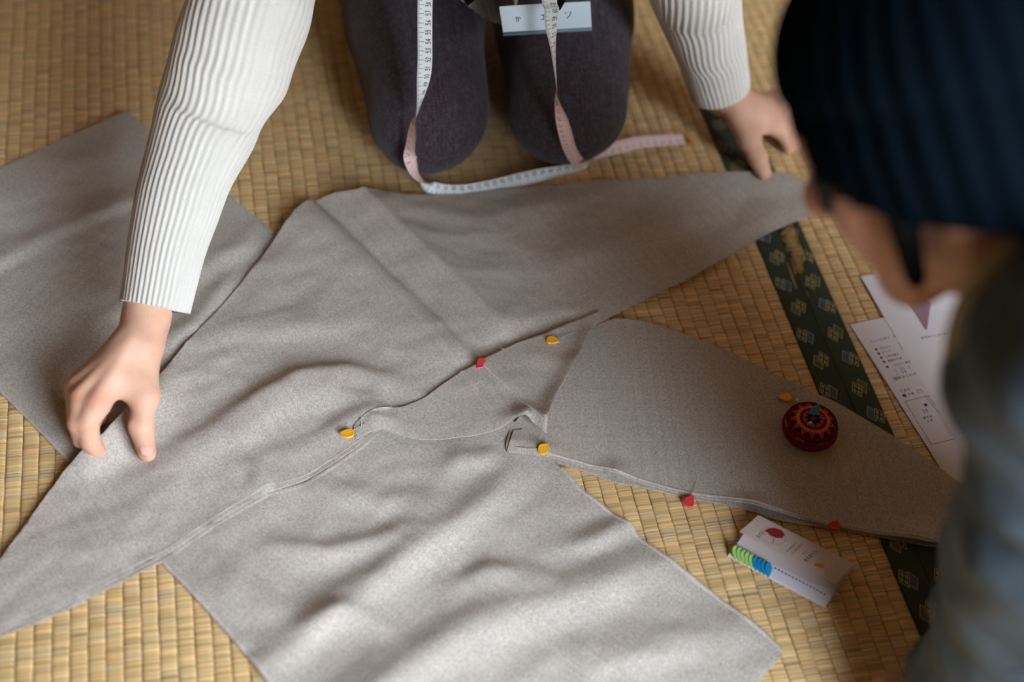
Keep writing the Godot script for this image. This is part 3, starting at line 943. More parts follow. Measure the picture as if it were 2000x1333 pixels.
	obj("seam_allowance", cloth_mesh(PackedVector2Array([Vector2(-0.0226, 0.1209), Vector2(-0.0119, 0.1197), Vector2(-0.0088, 0.1253), Vector2(-0.0197, 0.1488), Vector2(-0.0334, 0.145)]), func(x, z): return high_d(x, z) + 0.0013, 0.003, 0.0008, 0.3, 0), M.linen, piece)
	# the long leg piece, drawn taut between both hands
	var bo := PackedVector2Array()
	bo.append_array(PackedVector2Array([Vector2(-0.5746, 0.3048), Vector2(-0.576, 0.285), Vector2(-0.5116, 0.2043), Vector2(-0.486, 0.1618), Vector2(-0.4591, 0.1184)]))
	bo.append_array(PackedVector2Array([Vector2(-0.4387, 0.1002), Vector2(-0.4184, 0.0865), Vector2(-0.4013, 0.0665), Vector2(-0.3845, 0.0405), Vector2(-0.3651, 0.011)]))
	bo.append_array(PackedVector2Array([Vector2(-0.3387, -0.0301), Vector2(-0.2997, -0.078), Vector2(-0.2641, -0.1276), Vector2(-0.2299, -0.1761)]))
	bo.append_array(PackedVector2Array([Vector2(-0.2135, -0.1973), Vector2(-0.2058, -0.2065), Vector2(-0.1995, -0.2122), Vector2(-0.1933, -0.2177), Vector2(-0.1889, -0.2233), Vector2(-0.1856, -0.2295), Vector2(-0.1808, -0.231), Vector2(-0.1702, -0.2314), Vector2(-0.1574, -0.2306), Vector2(-0.1451, -0.2265), Vector2(-0.1346, -0.2219), Vector2(-0.1254, -0.2259), Vector2(-0.1155, -0.2257), Vector2(-0.0923, -0.2236), Vector2(-0.0601, -0.2207)]))
	bo.append_array(PackedVector2Array([Vector2(-0.0179, -0.2234), Vector2(0.0429, -0.2254), Vector2(0.1666, -0.2271), Vector2(0.2931, -0.2262), Vector2(0.3437, -0.2226), Vector2(0.3746, -0.2176), Vector2(0.3949, -0.2082), Vector2(0.4, -0.1773), Vector2(0.3884, -0.1472), Vector2(0.3674, -0.1375), Vector2(0.3317, -0.1246), Vector2(0.2868, -0.0998), Vector2(0.2505, -0.0805), Vector2(0.2085, -0.0593), Vector2(0.1819, -0.0485), Vector2(0.1358, -0.028), Vector2(0.1131, -0.0173), Vector2(0.0872, -0.0042)]))
	bo.append_array(PackedVector2Array([Vector2(0.0259, 0.033), Vector2(-0.033, 0.0568), Vector2(-0.09, 0.081), Vector2(-0.1578, 0.1033), Vector2(-0.1776, 0.1204), Vector2(-0.2046, 0.1379), Vector2(-0.2308, 0.1532), Vector2(-0.2508, 0.1589), Vector2(-0.2729, 0.1642), Vector2(-0.3051, 0.1808), Vector2(-0.3295, 0.1958), Vector2(-0.3534, 0.2115), Vector2(-0.3675, 0.2201), Vector2(-0.422, 0.2453), Vector2(-0.4659, 0.2646), Vector2(-0.5086, 0.2777), Vector2(-0.5501, 0.2925)]))
	var bu := PackedVector2Array()
	for p in bo: bu.append(p)
	piece = thing("linen_piece", "long tapering linen piece held by both hands, with a folded ridge across its middle", "fabric")
	obj("panel", cloth_mesh(bo, high_b, 0.0045, 0.0009, -0.42, 3), M.linen, piece)
	obj("hem_fold", along(pv([Vector2(-0.5337, 0.2879), Vector2(-0.5087, 0.2801), Vector2(-0.466, 0.267), Vector2(-0.4222, 0.2478), Vector2(-0.3676, 0.2227), Vector2(-0.3536, 0.2142), Vector2(-0.3297, 0.1985), Vector2(-0.3054, 0.1836), Vector2(-0.2732, 0.167), Vector2(-0.2511, 0.1617), Vector2(-0.2311, 0.1561), Vector2(-0.2049, 0.1408), Vector2(-0.178, 0.1233), Vector2(-0.1582, 0.1064)]), high_b0, 0.0003, 0.0024), M.linen, piece)
	obj("stitch_line", along(pv([Vector2(-0.5341, 0.2804), Vector2(-0.5089, 0.2725), Vector2(-0.4661, 0.2593), Vector2(-0.4221, 0.2398), Vector2(-0.3674, 0.2145), Vector2(-0.3533, 0.2059), Vector2(-0.3293, 0.19), Vector2(-0.3048, 0.175), Vector2(-0.2725, 0.1582), Vector2(-0.2503, 0.1528), Vector2(-0.2302, 0.1471), Vector2(-0.2039, 0.1317), Vector2(-0.1768, 0.114), Vector2(-0.1569, 0.0969)]), high_b, 0.0003, 0.0004, 0.0003), M.thread, piece)
	# the gusset turned over it and pinned along its top edge
	var eo := PackedVector2Array([Vector2(-0.1799, 0.0976), Vector2(-0.1676, 0.0883), Vector2(-0.1535, 0.0823), Vector2(-0.1265, 0.0806), Vector2(-0.1045, 0.0722), Vector2(-0.0808, 0.0551), Vector2(-0.06, 0.0421), Vector2(-0.0407, 0.0328), Vector2(-0.0126, 0.0188), Vector2(0.0024, 0.0121), Vector2(0.0314, 0.005), Vector2(0.0621, -0.008), Vector2(0.0814, -0.0137), Vector2(0.1003, -0.0218), Vector2(0.103, -0.0185), Vector2(0.0855, 0.0029), Vector2(0.0734, 0.0216), Vector2(0.0623, 0.0415), Vector2(0.0464, 0.0638), Vector2(0.028, 0.0886), Vector2(0.0173, 0.1065), Vector2(0.0108, 0.1226), Vector2(0.0074, 0.1389), Vector2(0.0048, 0.1335), Vector2(-0.0013, 0.1249), Vector2(-0.009, 0.1136), Vector2(-0.0172, 0.1125), Vector2(-0.0315, 0.119), Vector2(-0.048, 0.1239), Vector2(-0.0665, 0.126), Vector2(-0.0922, 0.1264), Vector2(-0.1123, 0.1243), Vector2(-0.1271, 0.1205), Vector2(-0.1413, 0.1129), Vector2(-0.1531, 0.1062), Vector2(-0.167, 0.1082), Vector2(-0.1795, 0.1154)])
	piece = thing("linen_piece", "small triangular linen gusset pinned across the join of the larger pieces", "fabric")
	obj("panel", cloth_mesh(eo, high_e_on_b, 0.0035, 0.0009, -0.35, 1), M.linen, piece)
	obj("crease", along(pv([Vector2(-0.038, 0.0383), Vector2(-0.016, 0.078), Vector2(-0.0007, 0.1073), Vector2(0.0067, 0.1226)]), high_e_on_b, 0.0009, 0.0011), M.linen_edge, piece)
	var st := sft()   # loose thread ends at its corners
	var b := 0
	for p in [[Vector2(-0.1538, 0.0838), Vector2(-0.1396, 0.0818)], [Vector2(-0.1723, 0.102), Vector2(-0.1698, 0.0811)], [Vector2(0.0066, 0.1391), Vector2(0.005, 0.1446)], [Vector2(0.004, 0.1368), Vector2(-0.0006, 0.1413)], [Vector2(-0.0604, 0.0437), Vector2(-0.0643, 0.0446)], [Vector2(-0.0131, 0.0204), Vector2(-0.0167, 0.0193)]]:
		var q0: Vector2 = p[0]
		var q1: Vector2 = p[1]
		b = rod(st, Vector3(q0.x, high_e_on_b(q0.x, q0.y) + 0.001, q0.y), Vector3(q1.x, high_e_on_b(q1.x, q1.y) + 0.002, q1.y), 0.0004, 0.0002, 5, b)
	obj("loose_thread", done(st), M.thread, piece).set_meta("kind", "stuff")

func pv(a: Array) -> Array:
	return a

# ------------------------------------------------------------------ people
func knit(ribs: int, amp: float, folds: Callable) -> Callable:
	return func(a: float, v: float, run: float) -> float:
		var c := cos(a * ribs)
		return amp * (signf(c) * pow(absf(c), 0.6)) + folds.call(a, v, run)

func sleeve(st: SurfaceTool, spine: Array, radii: Array, folds: Callable, base: int, ribs := 42) -> int:   # spine runs from the cuff up
	var c := []
	var r := []
	var pts := spline(spine, 22)
	var rad := spline(radii, 22)
	for i in [5, 3, 1]:   # the turned-in cuff end
		c.append(pts[i])
		r.append(rad[0] - 0.0045)
	c.append(pts[0] - (pts[1] - pts[0]) * 0.15)
	r.append(rad[0] - 0.002)
	for i in pts.size():
		c.append(pts[i])
		r.append(rad[i])
	return sweep(st, c, r, r, ribs * 6, Vector3.RIGHT, knit(ribs, 0.00075, folds), Vector2(12, 40), base)

func head_bones(t: Transform3D) -> Array:
	var out := []
	for q in [
		[Vector3(0, 0.025, -0.035), Vector3(0, 0.03, 0.015), 0.083, 0.080, 0.01], [Vector3(0, -0.01, 0.03), Vector3(0, -0.04, 0.035), 0.062, 0.055, 0.03],
		[Vector3(0, -0.06, 0.035), Vector3(0, -0.098, 0.062), 0.045, 0.022, 0.03], [Vector3(-0.05, -0.05, 0.0), Vector3(-0.012, -0.1, 0.066), 0.020, 0.014, 0.02], [Vector3(0.05, -0.05, 0.0), Vector3(0.012, -0.1, 0.066), 0.020, 0.014, 0.02],
		[Vector3(0.036, -0.035, 0.062), Vector3(0.030, -0.05, 0.06), 0.026, 0.024, 0.02], [Vector3(-0.036, -0.035, 0.062), Vector3(-0.030, -0.05, 0.06), 0.026, 0.024, 0.02],
		[Vector3(0, 0.0, 0.092), Vector3(0, -0.036, 0.112), 0.010, 0.0145, 0.012], [Vector3(-0.011, -0.041, 0.1), Vector3(0.011, -0.041, 0.1), 0.008, 0.008, 0.008],
		[Vector3(-0.018, -0.070, 0.083), Vector3(0.018, -0.070, 0.083), 0.008, 0.008, 0.010], [Vector3(-0.014, -0.079, 0.081), Vector3(0.014, -0.079, 0.081), 0.008, 0.008, 0.006],
		[Vector3(-0.045, 0.012, 0.075), Vector3(0.045, 0.012, 0.075), 0.016, 0.016, 0.02],
		[Vector3(0.078, -0.005, -0.008), Vector3(0.076, -0.04, -0.002), 0.012, 0.008, 0.008], [Vector3(-0.078, -0.005, -0.008), Vector3(-0.076, -0.04, -0.002), 0.012, 0.008, 0.008],
		[Vector3(0, -0.06, -0.02), Vector3(0, -0.19, -0.05), 0.056, 0.054, 0.03]]:
		out.append([t * q[0], t * q[1], q[2], q[3], q[4]])
	return out

func finger(p: Array, r: Array, k := 0.003) -> Array:
	var out := []
	for i in p.size() - 1:
		out.append([p[i], p[i + 1], r[i], r[i + 1], k])
	return out

func nail(called: String, at: Vector3, along_: Vector3, up: Vector3, size: Vector2, parent: Node):
	var z := along_.normalized()
	var x := up.cross(z).normalized()
	var y := z.cross(x)
	var st := sft()
	ball(st, at, Vector3(size.x, 0.0016, size.y), 8, 0, Basis(x, y, z))
	obj(called, done(st), M.nail, parent)

func build_person_kneeling():
	var t := thing("person", "person in a cream ribbed sweater and dark trousers kneeling, both hands on the linen", "person")
	# skin: one body, with finer grids for the hands
	var wl := Vector3(-0.3701, 0.082, -0.0071)
	var el := Vector3(-0.2761, 0.245, -0.1699)
	var sl := Vector3(-0.155, 0.44, -0.42)
	var wr := Vector3(0.3179, 0.066, -0.2904)
	var er := Vector3(0.2537, 0.207, -0.313)
	var sr := Vector3(0.185, 0.44, -0.46)
	var ht := Transform3D(Basis(Vector3(1, 0, 0), 0.75), Vector3(0.015, 0.66, -0.40))
	var st := sft()
	var hips := Vector3(0.04, 0.19, -0.72)
	var chest := Vector3(0.015, 0.42, -0.50)
	var bones := [[hips, chest, 0.10, 0.085, 0.03], [sl, sr, 0.036, 0.036, 0.03], [chest, ht * Vector3(0, -0.15, -0.04), 0.06, 0.045, 0.03], [sl, el, 0.036, 0.026, 0.02], [el, Vector3(-0.3426, 0.121, -0.0636), 0.026, 0.020, 0.02], [Vector3(-0.3426, 0.121, -0.0636), wl, 0.020, 0.018, 0.02], [sr, er, 0.036, 0.028, 0.02], [er, wr, 0.024, 0.017, 0.02]]
	for s in [[Vector3(-0.0501, 0.075, -0.286), Vector3(-0.0444, 0.125, -0.4724), Vector3(-0.05, 0.2, -0.66)], [Vector3(0.1135, 0.075, -0.2808), Vector3(0.1403, 0.125, -0.4577), Vector3(0.13, 0.2, -0.66)]]:
		bones.append([s[0], s[1], 0.05, 0.06, 0.02])
		bones.append([s[1], s[2], 0.06, 0.075, 0.02])
	var n := body_mesh(st, bones, 0.012)
	n = body_mesh(st, head_bones(ht), 0.006, n)
	# right hand, at the left of the picture: thumb on the linen, fingers bent under its edge
	var ix := [Vector3(-0.4187, 0.058, 0.0773), Vector3(-0.4294, 0.048, 0.0902), Vector3(-0.4296, 0.027, 0.0962), Vector3(-0.424, 0.013, 0.1)]
	var md := [Vector3(-0.4327, 0.058, 0.0662), Vector3(-0.4381, 0.046, 0.0875), Vector3(-0.4379, 0.022, 0.0889), Vector3(-0.4293, 0.009, 0.0828)]
	var rg := [Vector3(-0.438, 0.054, 0.0511), Vector3(-0.4397, 0.042, 0.0744), Vector3(-0.4368, 0.02, 0.0796), Vector3(-0.4273, 0.009, 0.0743)]
	var pk := [Vector3(-0.4345, 0.046, 0.0342), Vector3(-0.4338, 0.034, 0.0564), Vector3(-0.43, 0.017, 0.0626), Vector3(-0.4224, 0.009, 0.0586)]
	var th := [Vector3(-0.3722, 0.066, 0.0263), Vector3(-0.3765, 0.05, 0.0671), Vector3(-0.3814, 0.033, 0.0906), Vector3(-0.3784, 0.0185, 0.1107)]
	bones = [[wl + Vector3(0.012, 0.03, -0.05), wl, 0.0225, 0.0195, 0.006], [wl, Vector3(-0.3813, 0.078, 0.0211), 0.0195, 0.018, 0.012], [wl + Vector3(0.006, 0, 0), Vector3(-0.3684, 0.074, 0.0239), 0.017, 0.0155, 0.012]]
	for q in [[ix, 0.0150, 0.0125], [md, 0.0145, 0.0112], [rg, 0.0140, 0.0108], [pk, 0.0135, 0.0100]]:
		bones.append([Vector3(-0.3835, 0.076, 0.0218), q[0][0], q[1], q[2], 0.010])
		bones.append_array(finger(q[0], [q[2], q[2] * 0.88, q[2] * 0.78, q[2] * 0.66]))
	bones.append([Vector3(-0.3786, 0.07, 0.0289), th[1], 0.016, 0.0135, 0.012])
	bones.append([Vector3(-0.3986, 0.066, 0.052), th[1], 0.012, 0.011, 0.014])
	bones.append_array(finger(th, [0.0150, 0.0116, 0.0118, 0.0090], 0.004))
	bones.append([th[2] + Vector3(-0.006, 0.0065, 0.0), th[2] + Vector3(0.006, 0.0065, 0.0), 0.0055, 0.0055, 0.003])
	for q in [[ix, 0.0], [md, 0.0], [rg, 0.0]]:   # tendons over the back of the hand
		bones.append([Vector3(-0.3819, 0.09, 0.0295), q[0][0] + Vector3(0, 0.009, 0), 0.0035, 0.0042, 0.006])
	var ruddy := []   # redder skin over knuckles and at the fingertips
	for q in [ix, md, rg, pk, th]:
		ruddy.append([q[0] + Vector3(0, 0.008, 0), 0.011])
		ruddy.append([q[1], 0.010])
		ruddy.append([q[3], 0.014])
	var flush := func(v: Vector3) -> Color:
		var k := 0.0
		for q in ruddy:
			k = maxf(k, exp(-v.distance_squared_to(q[0]) / (q[1] * q[1])))
		return Color(1.0, 1.0, 1.0).lerp(Color(0.98, 0.80, 0.78), k)
	n = body_mesh(st, bones, 0.0024, n, null, flush)
	# left hand, at the right of the picture
	var ix2 := [Vector3(0.3644, 0.046, -0.2597), Vector3(0.3834, 0.03, -0.2586), Vector3(0.3932, 0.014, -0.259), Vector3(0.3944, 0.007, -0.2575)]
	var md2 := [Vector3(0.3761, 0.05, -0.2707), Vector3(0.395, 0.034, -0.2669), Vector3(0.4052, 0.015, -0.2661), Vector3(0.4058, 0.007, -0.2638)]
	var rg2 := [Vector3(0.3865, 0.048, -0.2892), Vector3(0.4052, 0.033, -0.285), Vector3(0.4153, 0.015, -0.2821), Vector3(0.4158, 0.007, -0.2798)]
	var pk2 := [Vector3(0.3914, 0.04, -0.3147), Vector3(0.4093, 0.028, -0.3098), Vector3(0.4201, 0.013, -0.3051), Vector3(0.42, 0.007, -0.3025)]
	var th2 := [Vector3(0.3221, 0.056, -0.2718), Vector3(0.3315, 0.04, -0.2432), Vector3(0.3399, 0.026, -0.2253), Vector3(0.3465, 0.0125, -0.2124)]
	bones = [[Vector3(0.2985, 0.092, -0.2983), wr, 0.0200, 0.020, 0.006], [wr, Vector3(0.3331, 0.058, -0.2777), 0.020, 0.018, 0.012], [wr, Vector3(0.3072, 0.05, -0.2955), 0.018, 0.012, 0.012]]
	for q in [[ix2, 0.0150, 0.0118], [md2, 0.0150, 0.0114], [rg2, 0.0145, 0.0108], [pk2, 0.0140, 0.0100]]:
		bones.append([Vector3(0.335, 0.058, -0.2775), q[0][0], q[1], q[2], 0.010])
		bones.append_array(finger(q[0], [q[2], q[2] * 0.88, q[2] * 0.78, q[2] * 0.66]))
	bones.append([Vector3(0.3477, 0.05, -0.267), th2[1], 0.013, 0.012, 0.014])
	bones.append_array(finger(th2, [0.0160, 0.0130, 0.0115, 0.0090], 0.005))
	n = body_mesh(st, bones, 0.0028, n)
	obj("body", done(st), M.skin, t)
	var td: Vector3 = th[3] - th[2]
	nail("thumb_nail", th[3] + Vector3(0, 0.0090, 0.001) + td.normalized() * 0.001, td, Vector3.UP, Vector2(0.0062, 0.0075), t)
	td = th2[3] - th2[2]
	nail("thumb_nail", th2[3] + Vector3(0, 0.0082, 0.0), td, Vector3.UP, Vector2(0.0062, 0.0075), t)
	st = sft()
	var rc: Vector3 = rg2[0].lerp(rg2[1], 0.3)
	var tm := TorusMesh.new()
	tm.inner_radius = 0.0098
	tm.outer_radius = 0.0118
	tm.rings = 24
	tm.ring_segments = 8
	var ring := obj("finger_ring", tm, M.gold, t)
	var rd: Vector3 = (rg2[1] - rg2[0]).normalized()
	ring.transform = Transform3D(Basis(Quaternion(Vector3.UP, rd)), rc)
	ring.set_meta("label", "thin gold ring on the hand by the knit cap")
	# sweater
	st = sft()
	var fold_l := func(a: float, v: float, run: float) -> float:
		var k := 0.0
		for e in [[0.155, 0.005, 0.034, 0.0], [0.215, 0.0075, 0.030, 0.4], [0.285, 0.007, 0.038, -0.3], [0.355, 0.005, 0.04, 0.2]]:
			var d: float = (run - 0.028 - e[0] - 0.012 * sin(a - 1.5 + e[3])) / e[2]
			k += e[1] * exp(-d * d) * (0.45 + 0.95 * cos(a - 1.45))
		return k + 0.0012 * sin(a * 2.0 + run * 22.0) * smoothstep(0.05, 0.2, run)
	n = sleeve(st, [Vector3(-0.3599, 0.084, -0.0155), Vector3(-0.3526, 0.1, -0.0361), Vector3(-0.3426, 0.121, -0.0636), Vector3(-0.33, 0.144, -0.0911), Vector3(-0.3141, 0.172, -0.1234), Vector3(-0.2959, 0.206, -0.1532), Vector3(-0.2761, 0.245, -0.1699), Vector3(-0.2517, 0.285, -0.2034), Vector3(-0.20, 0.37, -0.31), sl, Vector3(-0.03, 0.44, -0.47)], [0.0335, 0.0350, 0.0375, 0.0415, 0.0440, 0.0480, 0.0530, 0.0560, 0.062, 0.072, 0.065], fold_l, 0)
	var fold_r := func(a: float, _v: float, run: float) -> float:
		return 0.0012 * sin(a * 2.0 + run * 14.0)
	n = sleeve(st, [Vector3(0.3059, 0.07, -0.2981), Vector3(0.2971, 0.096, -0.303), Vector3(0.285, 0.128, -0.3064), Vector3(0.2687, 0.165, -0.3022), Vector3(0.2547, 0.2, -0.3035), Vector3(0.2377, 0.25, -0.3008), Vector3(0.215, 0.36, -0.37), sr, Vector3(0.05, 0.44, -0.48)], [0.0360, 0.0385, 0.0415, 0.0450, 0.0500, 0.056, 0.065, 0.075, 0.065], fold_r, n)
	var c := []
	var ra := []
	var rb := []
	for q in [[Vector3(-0.0024, 0.24, -0.3142), 0.080, 0.028], [Vector3(0.022, 0.26, -0.52), 0.15, 0.09], [Vector3(0.02, 0.30, -0.54), 0.165, 0.125], [Vector3(0.017, 0.40, -0.50), 0.185, 0.12], [Vector3(0.015, 0.47, -0.45), 0.19, 0.085], [Vector3(0.015, 0.51, -0.43), 0.09, 0.065], [Vector3(0.015, 0.53, -0.42), 0.06, 0.055]]:
		c.append(q[0]); ra.append(q[1]); rb.append(q[2])
	n = sweep(st, spline(c, 8), spline(ra, 8), spline(rb, 8), 160, Vector3(0, 0, -1), knit(40, 0.0011, plain), Vector2(20, 40), n)
	obj("sweater", done(st), M.wool, t).set_meta("label", "cream rib-knit sweater")
	# trousers
	st = sft()
	var rumple := func(p: Vector3) -> float:
		return 0.004 * wrinkle.get_noise_3d(p.x * 0.7, p.y * 0.7 + p.z, p.z * 0.5) + 0.0012 * crinkle.get_noise_3d(p.x * 0.5, p.y * 0.5, p.z * 0.3)
	bones = [[hips + Vector3(0, 0.01, 0.04), hips + Vector3(0, 0.03, 0.12), 0.15, 0.13, 0.04]]
	for s in [[Vector3(-0.0483, 0.074, -0.2897), Vector3(-0.0478, 0.11, -0.4126), Vector3(-0.0426, 0.13, -0.4859), Vector3(-0.05, 0.19, -0.66), Vector3(-0.075, 0.05, -0.6)], [Vector3(0.1146, 0.074, -0.2855), Vector3(0.1313, 0.11, -0.3973), Vector3(0.144, 0.13, -0.4713), Vector3(0.14, 0.19, -0.66), Vector3(0.15, 0.05, -0.6)]]:
		bones.append([s[0], s[1], 0.070, 0.080, 0.012])
		bones.append([s[1], s[2], 0.080, 0.087, 0.012])
		bones.append([s[2], s[3], 0.087, 0.10, 0.012])
		bones.append([s[0] + Vector3(-0.004, -0.032, -0.02), s[4], 0.040, 0.035, 0.006])
	body_mesh(st, bones, 0.006, 0, rumple)
	obj("trousers", done(st), M.trouser, t).set_meta("label", "dark heathered wool trousers")
	# hair
	st = sft()
	bones = [[ht * Vector3(0, 0.04, -0.045), ht * Vector3(0, 0.04, 0.005), 0.090, 0.086, 0.02]]
	for s in [-1.0, 1.0]:
		bones.append([ht * Vector3(0.07 * s, 0.02, 0.0), Vector3(0.015 + 0.09 * s, 0.50, -0.33), 0.030, 0.022, 0.02])
	bones.append([Vector3(-0.075, 0.50, -0.33), Vector3(-0.0158, 0.26, -0.2651), 0.022, 0.012, 0.01])
	bones.append([Vector3(-0.0158, 0.26, -0.2651), Vector3(-0.0159, 0.245, -0.2567), 0.010, 0.003, 0.01])
	bones.append([Vector3(0.105, 0.50, -0.33), Vector3(0.0721, 0.27, -0.2395), 0.022, 0.012, 0.01])
	bones.append([Vector3(0.0721, 0.27, -0.2395), Vector3(0.0735, 0.255, -0.2285), 0.011, 0.004, 0.01])
	body_mesh(st, bones, 0.006, 0)
	obj("hair", done(st), M.hair, t).set_meta("label", "long dark hair, only its tips in view")
	for s in [-1.0, 1.0]:
		st = sft()
		ball(st, ht * Vector3(0.032 * s, -0.008, 0.083), Vector3.ONE * 0.012, 10)
		obj("eye", done(st), M.eye, t)

func build_person_beanie():
	var t := thing("person", "person in a dark knit cap and glasses bending over the paper sheets at the right", "person")
	var up := Vector3(-0.3383, 0.7787, -0.5284).normalized()
	var fw := Vector3(-0.6440, -0.6010, -0.4734).normalized()
	fw = (fw - up * fw.dot(up)).normalized()
	var lf := up.cross(fw)
	var ht := Transform3D(Basis(lf, up, fw).scaled_local(Vector3.ONE * 0.99), Vector3(0.1724, 0.5937, 0.3490))
	var st := sft()
	var neck := ht * Vector3(0, -0.18, -0.06)
	var sh_l := Vector3(0.2064, 0.5488, 0.5081)
	var elb := Vector3(0.246, 0.3787, 0.5121)
	var wri := Vector3(0.2985, 0.075, 0.4897)
	var sh_r := Vector3(0.39, 0.49, 0.35)
	var elr := Vector3(0.50, 0.30, 0.36)
	var wrr := Vector3(0.44, 0.18, 0.46)
	var hips := Vector3(0.62, 0.17, 0.70)
	var chest := Vector3(0.37, 0.42, 0.53)
	var bones := head_bones(ht)
	var n := body_mesh(st, bones, 0.005)
	bones = [[hips, chest, 0.12, 0.13, 0.03], [chest, neck, 0.09, 0.05, 0.04], [sh_l, sh_r, 0.05, 0.05, 0.04], [sh_l, elb, 0.045, 0.036, 0.02], [elb, wri, 0.035, 0.024, 0.02], [sh_r, elr, 0.045, 0.036, 0.02], [elr, wrr, 0.035, 0.025, 0.02], [wrr, wrr + Vector3(-0.08, -0.02, 0.03), 0.028, 0.02, 0.02]]
	n = body_mesh(st, bones, 0.012, n)
	# the hand on the floor: only the thumb's tip comes into the picture
	var pw := Vector3(0.2549, 0.05, 0.4965)
	bones = [[wri, pw, 0.024, 0.022, 0.012]]
	var tips := [Vector3(0.2501, 0.011, 0.4435), Vector3(0.2259, 0.01, 0.4676), Vector3(0.2175, 0.01, 0.4905), Vector3(0.2203, 0.01, 0.5145), Vector3(0.2353, 0.01, 0.5307)]
	var knuckles := [Vector3(0.2487, 0.03, 0.4703), Vector3(0.2291, 0.042, 0.4971), Vector3(0.2251, 0.042, 0.5137), Vector3(0.2297, 0.04, 0.5273), Vector3(0.2421, 0.034, 0.5356)]
	for i in 5:
		bones.append([pw, knuckles[i], 0.017, 0.0125, 0.012])
		bones.append_array(finger([knuckles[i], knuckles[i].lerp(tips[i], 0.5) + Vector3(0, 0.006, 0), tips[i]], [0.0120, 0.0108, 0.0095], 0.004))
	n = body_mesh(st, bones, 0.0035, n)
	obj("body", done(st), M.skin_tan, t)
	# cap
	st = sft()
	var pts := []
	var uv := []
	var ribs := 36
	var around := ribs * 8
	for j in 41:
		var v := j / 40.0
		for i in around + 1:
			var a := TAU * (i % around) / around
			var low := -0.036 + 0.038 * sin(a)         # the rim is high over the brow, low at the nape
			var ph := (1.0 - v) * 1.62
			var r := sin(minf(ph, PI / 2.0)) if v > 0.05 else 1.0
			var y: float
			var bulge := 1.0
			if v < 0.45:
				y = lerpf(low, 0.045, v / 0.45)
				r = 1.0
				bulge = 0.97 + 0.03 * sin(PI * v / 0.45)
			else:
				var q := (v - 0.45) / 0.55 * PI / 2.0
				y = 0.045 + 0.098 * sin(q)
				r = maxf(cos(q), 0.0)
			var k := 1.0 + 0.014 * cos(a * ribs) * clampf(r * 2.0, 0.0, 1.0) + 0.012 * sin(a * 3.0 + v * 6.0) * r
			pts.append(ht * Vector3(cos(a) * 0.099 * r * k * bulge, y, sin(a) * 0.116 * r * k * bulge - 0.008))
			uv.append(Vector2(float(i) / around, v))
	lattice(st, pts, uv, around + 1)
	for i in 0: pass
	obj("knit_cap", done(st), M.beanie, t).set_meta("label", "dark navy ribbed knit cap")
	# glasses
	var g := Node3D.new()
	g.name = "glasses"
	t.add_child(g)
	g.set_meta("label", "dark-framed glasses")
	st = sft()
	var b := 0
	for s in [-1.0, 1.0]:
		var rim := []
		for i in 21:
			var a := TAU * i / 20.0
			rim.append(ht * Vector3(s * (0.033 + 0.024 * cos(a)), -0.014 + 0.019 * sin(a), 0.099 - 0.30 * (0.033 + 0.024 * cos(a))))
		for i in 20:
			b = rod(st, rim[i], rim[i + 1], 0.0044, 0.0044, 7, b)
		b = rod(st, ht * Vector3(s * 0.057, -0.008, 0.082), ht * Vector3(s * 0.079, -0.004, 0.06), 0.0055, 0.0045, 7, b)
		b = rod(st, ht * Vector3(s * 0.079, -0.004, 0.06), ht * Vector3(s * 0.083, -0.012, -0.01), 0.0034, 0.003, 7, b)
		b = rod(st, ht * Vector3(s * 0.083, -0.012, -0.01), ht * Vector3(s * 0.081, -0.045, -0.03), 0.003, 0.003, 7, b)
	b = rod(st, ht * Vector3(-0.010, -0.006, 0.099), ht * Vector3(0.010, -0.006, 0.099), 0.003, 0.003, 7, b)
	obj("glasses_frame", done(st), M.frame, g)
	st = sft()
	b = 0
	for s in [-1.0, 1.0]:
		b = ball(st, ht * Vector3(s * 0.033, -0.014, 0.089), Vector3(0.023, 0.018, 0.0012), 10, b, ht.basis * Basis(Vector3.UP, s * 0.29))
	obj("glasses_lens", done(st), M.lens, g)
	for s in [-1.0, 1.0]:
		st = sft()
		ball(st, ht * Vector3(0.032 * s, -0.010, 0.083), Vector3.ONE * 0.012, 10)
		obj("eye", done(st), M.eye, t)
	# hair at the temple and nape
	st = sft()
	bones = [[ht * Vector3(0.079, -0.01, 0.024), ht * Vector3(0.077, -0.072, 0.030), 0.012, 0.007, 0.005], [ht * Vector3(-0.078, 0.01, 0.022), ht * Vector3(-0.077, -0.050, 0.020), 0.010, 0.006, 0.005], [ht * Vector3(-0.045, -0.04, -0.085), ht * Vector3(0.045, -0.04, -0.085), 0.03, 0.03, 0.01], [ht * Vector3(0.06, -0.02, -0.05), ht * Vector3(0.05, -0.07, -0.07), 0.019, 0.016, 0.01]]
	body_mesh(st, bones, 0.004, 0)
	obj("hair", done(st), M.hair, t)
	# jacket: torso and sleeves in one skin of cloth
	st = sft()
	var rumple := func(p: Vector3) -> float:
		return 0.018 * wrinkle.get_noise_3d(p.x * 0.6, p.y * 1.3, p.z * 0.6)
	bones = [[hips + Vector3(-0.03, 0.0, 0), chest, 0.17, 0.17, 0.05], [hips + Vector3(-0.10, 0.02, -0.02), sh_l + Vector3(0.12, -0.08, 0.03), 0.14, 0.11, 0.06], [sh_l, sh_r, 0.078, 0.078, 0.06], [chest, chest + (neck - chest) * 0.5, 0.12, 0.09, 0.05], [sh_l, elb, 0.075, 0.066, 0.03], [elb, elb.lerp(wri, 0.93), 0.066, 0.050, 0.03], [sh_r, elr, 0.07, 0.06, 0.03], [elr, wrr, 0.06, 0.045, 0.03]]
	body_mesh(st, bones, 0.009, 0, rumple)
	obj("jacket", done(st), M.jacket, t).set_meta("label", "blue-grey jacket")
	st = sft()
	bones = []
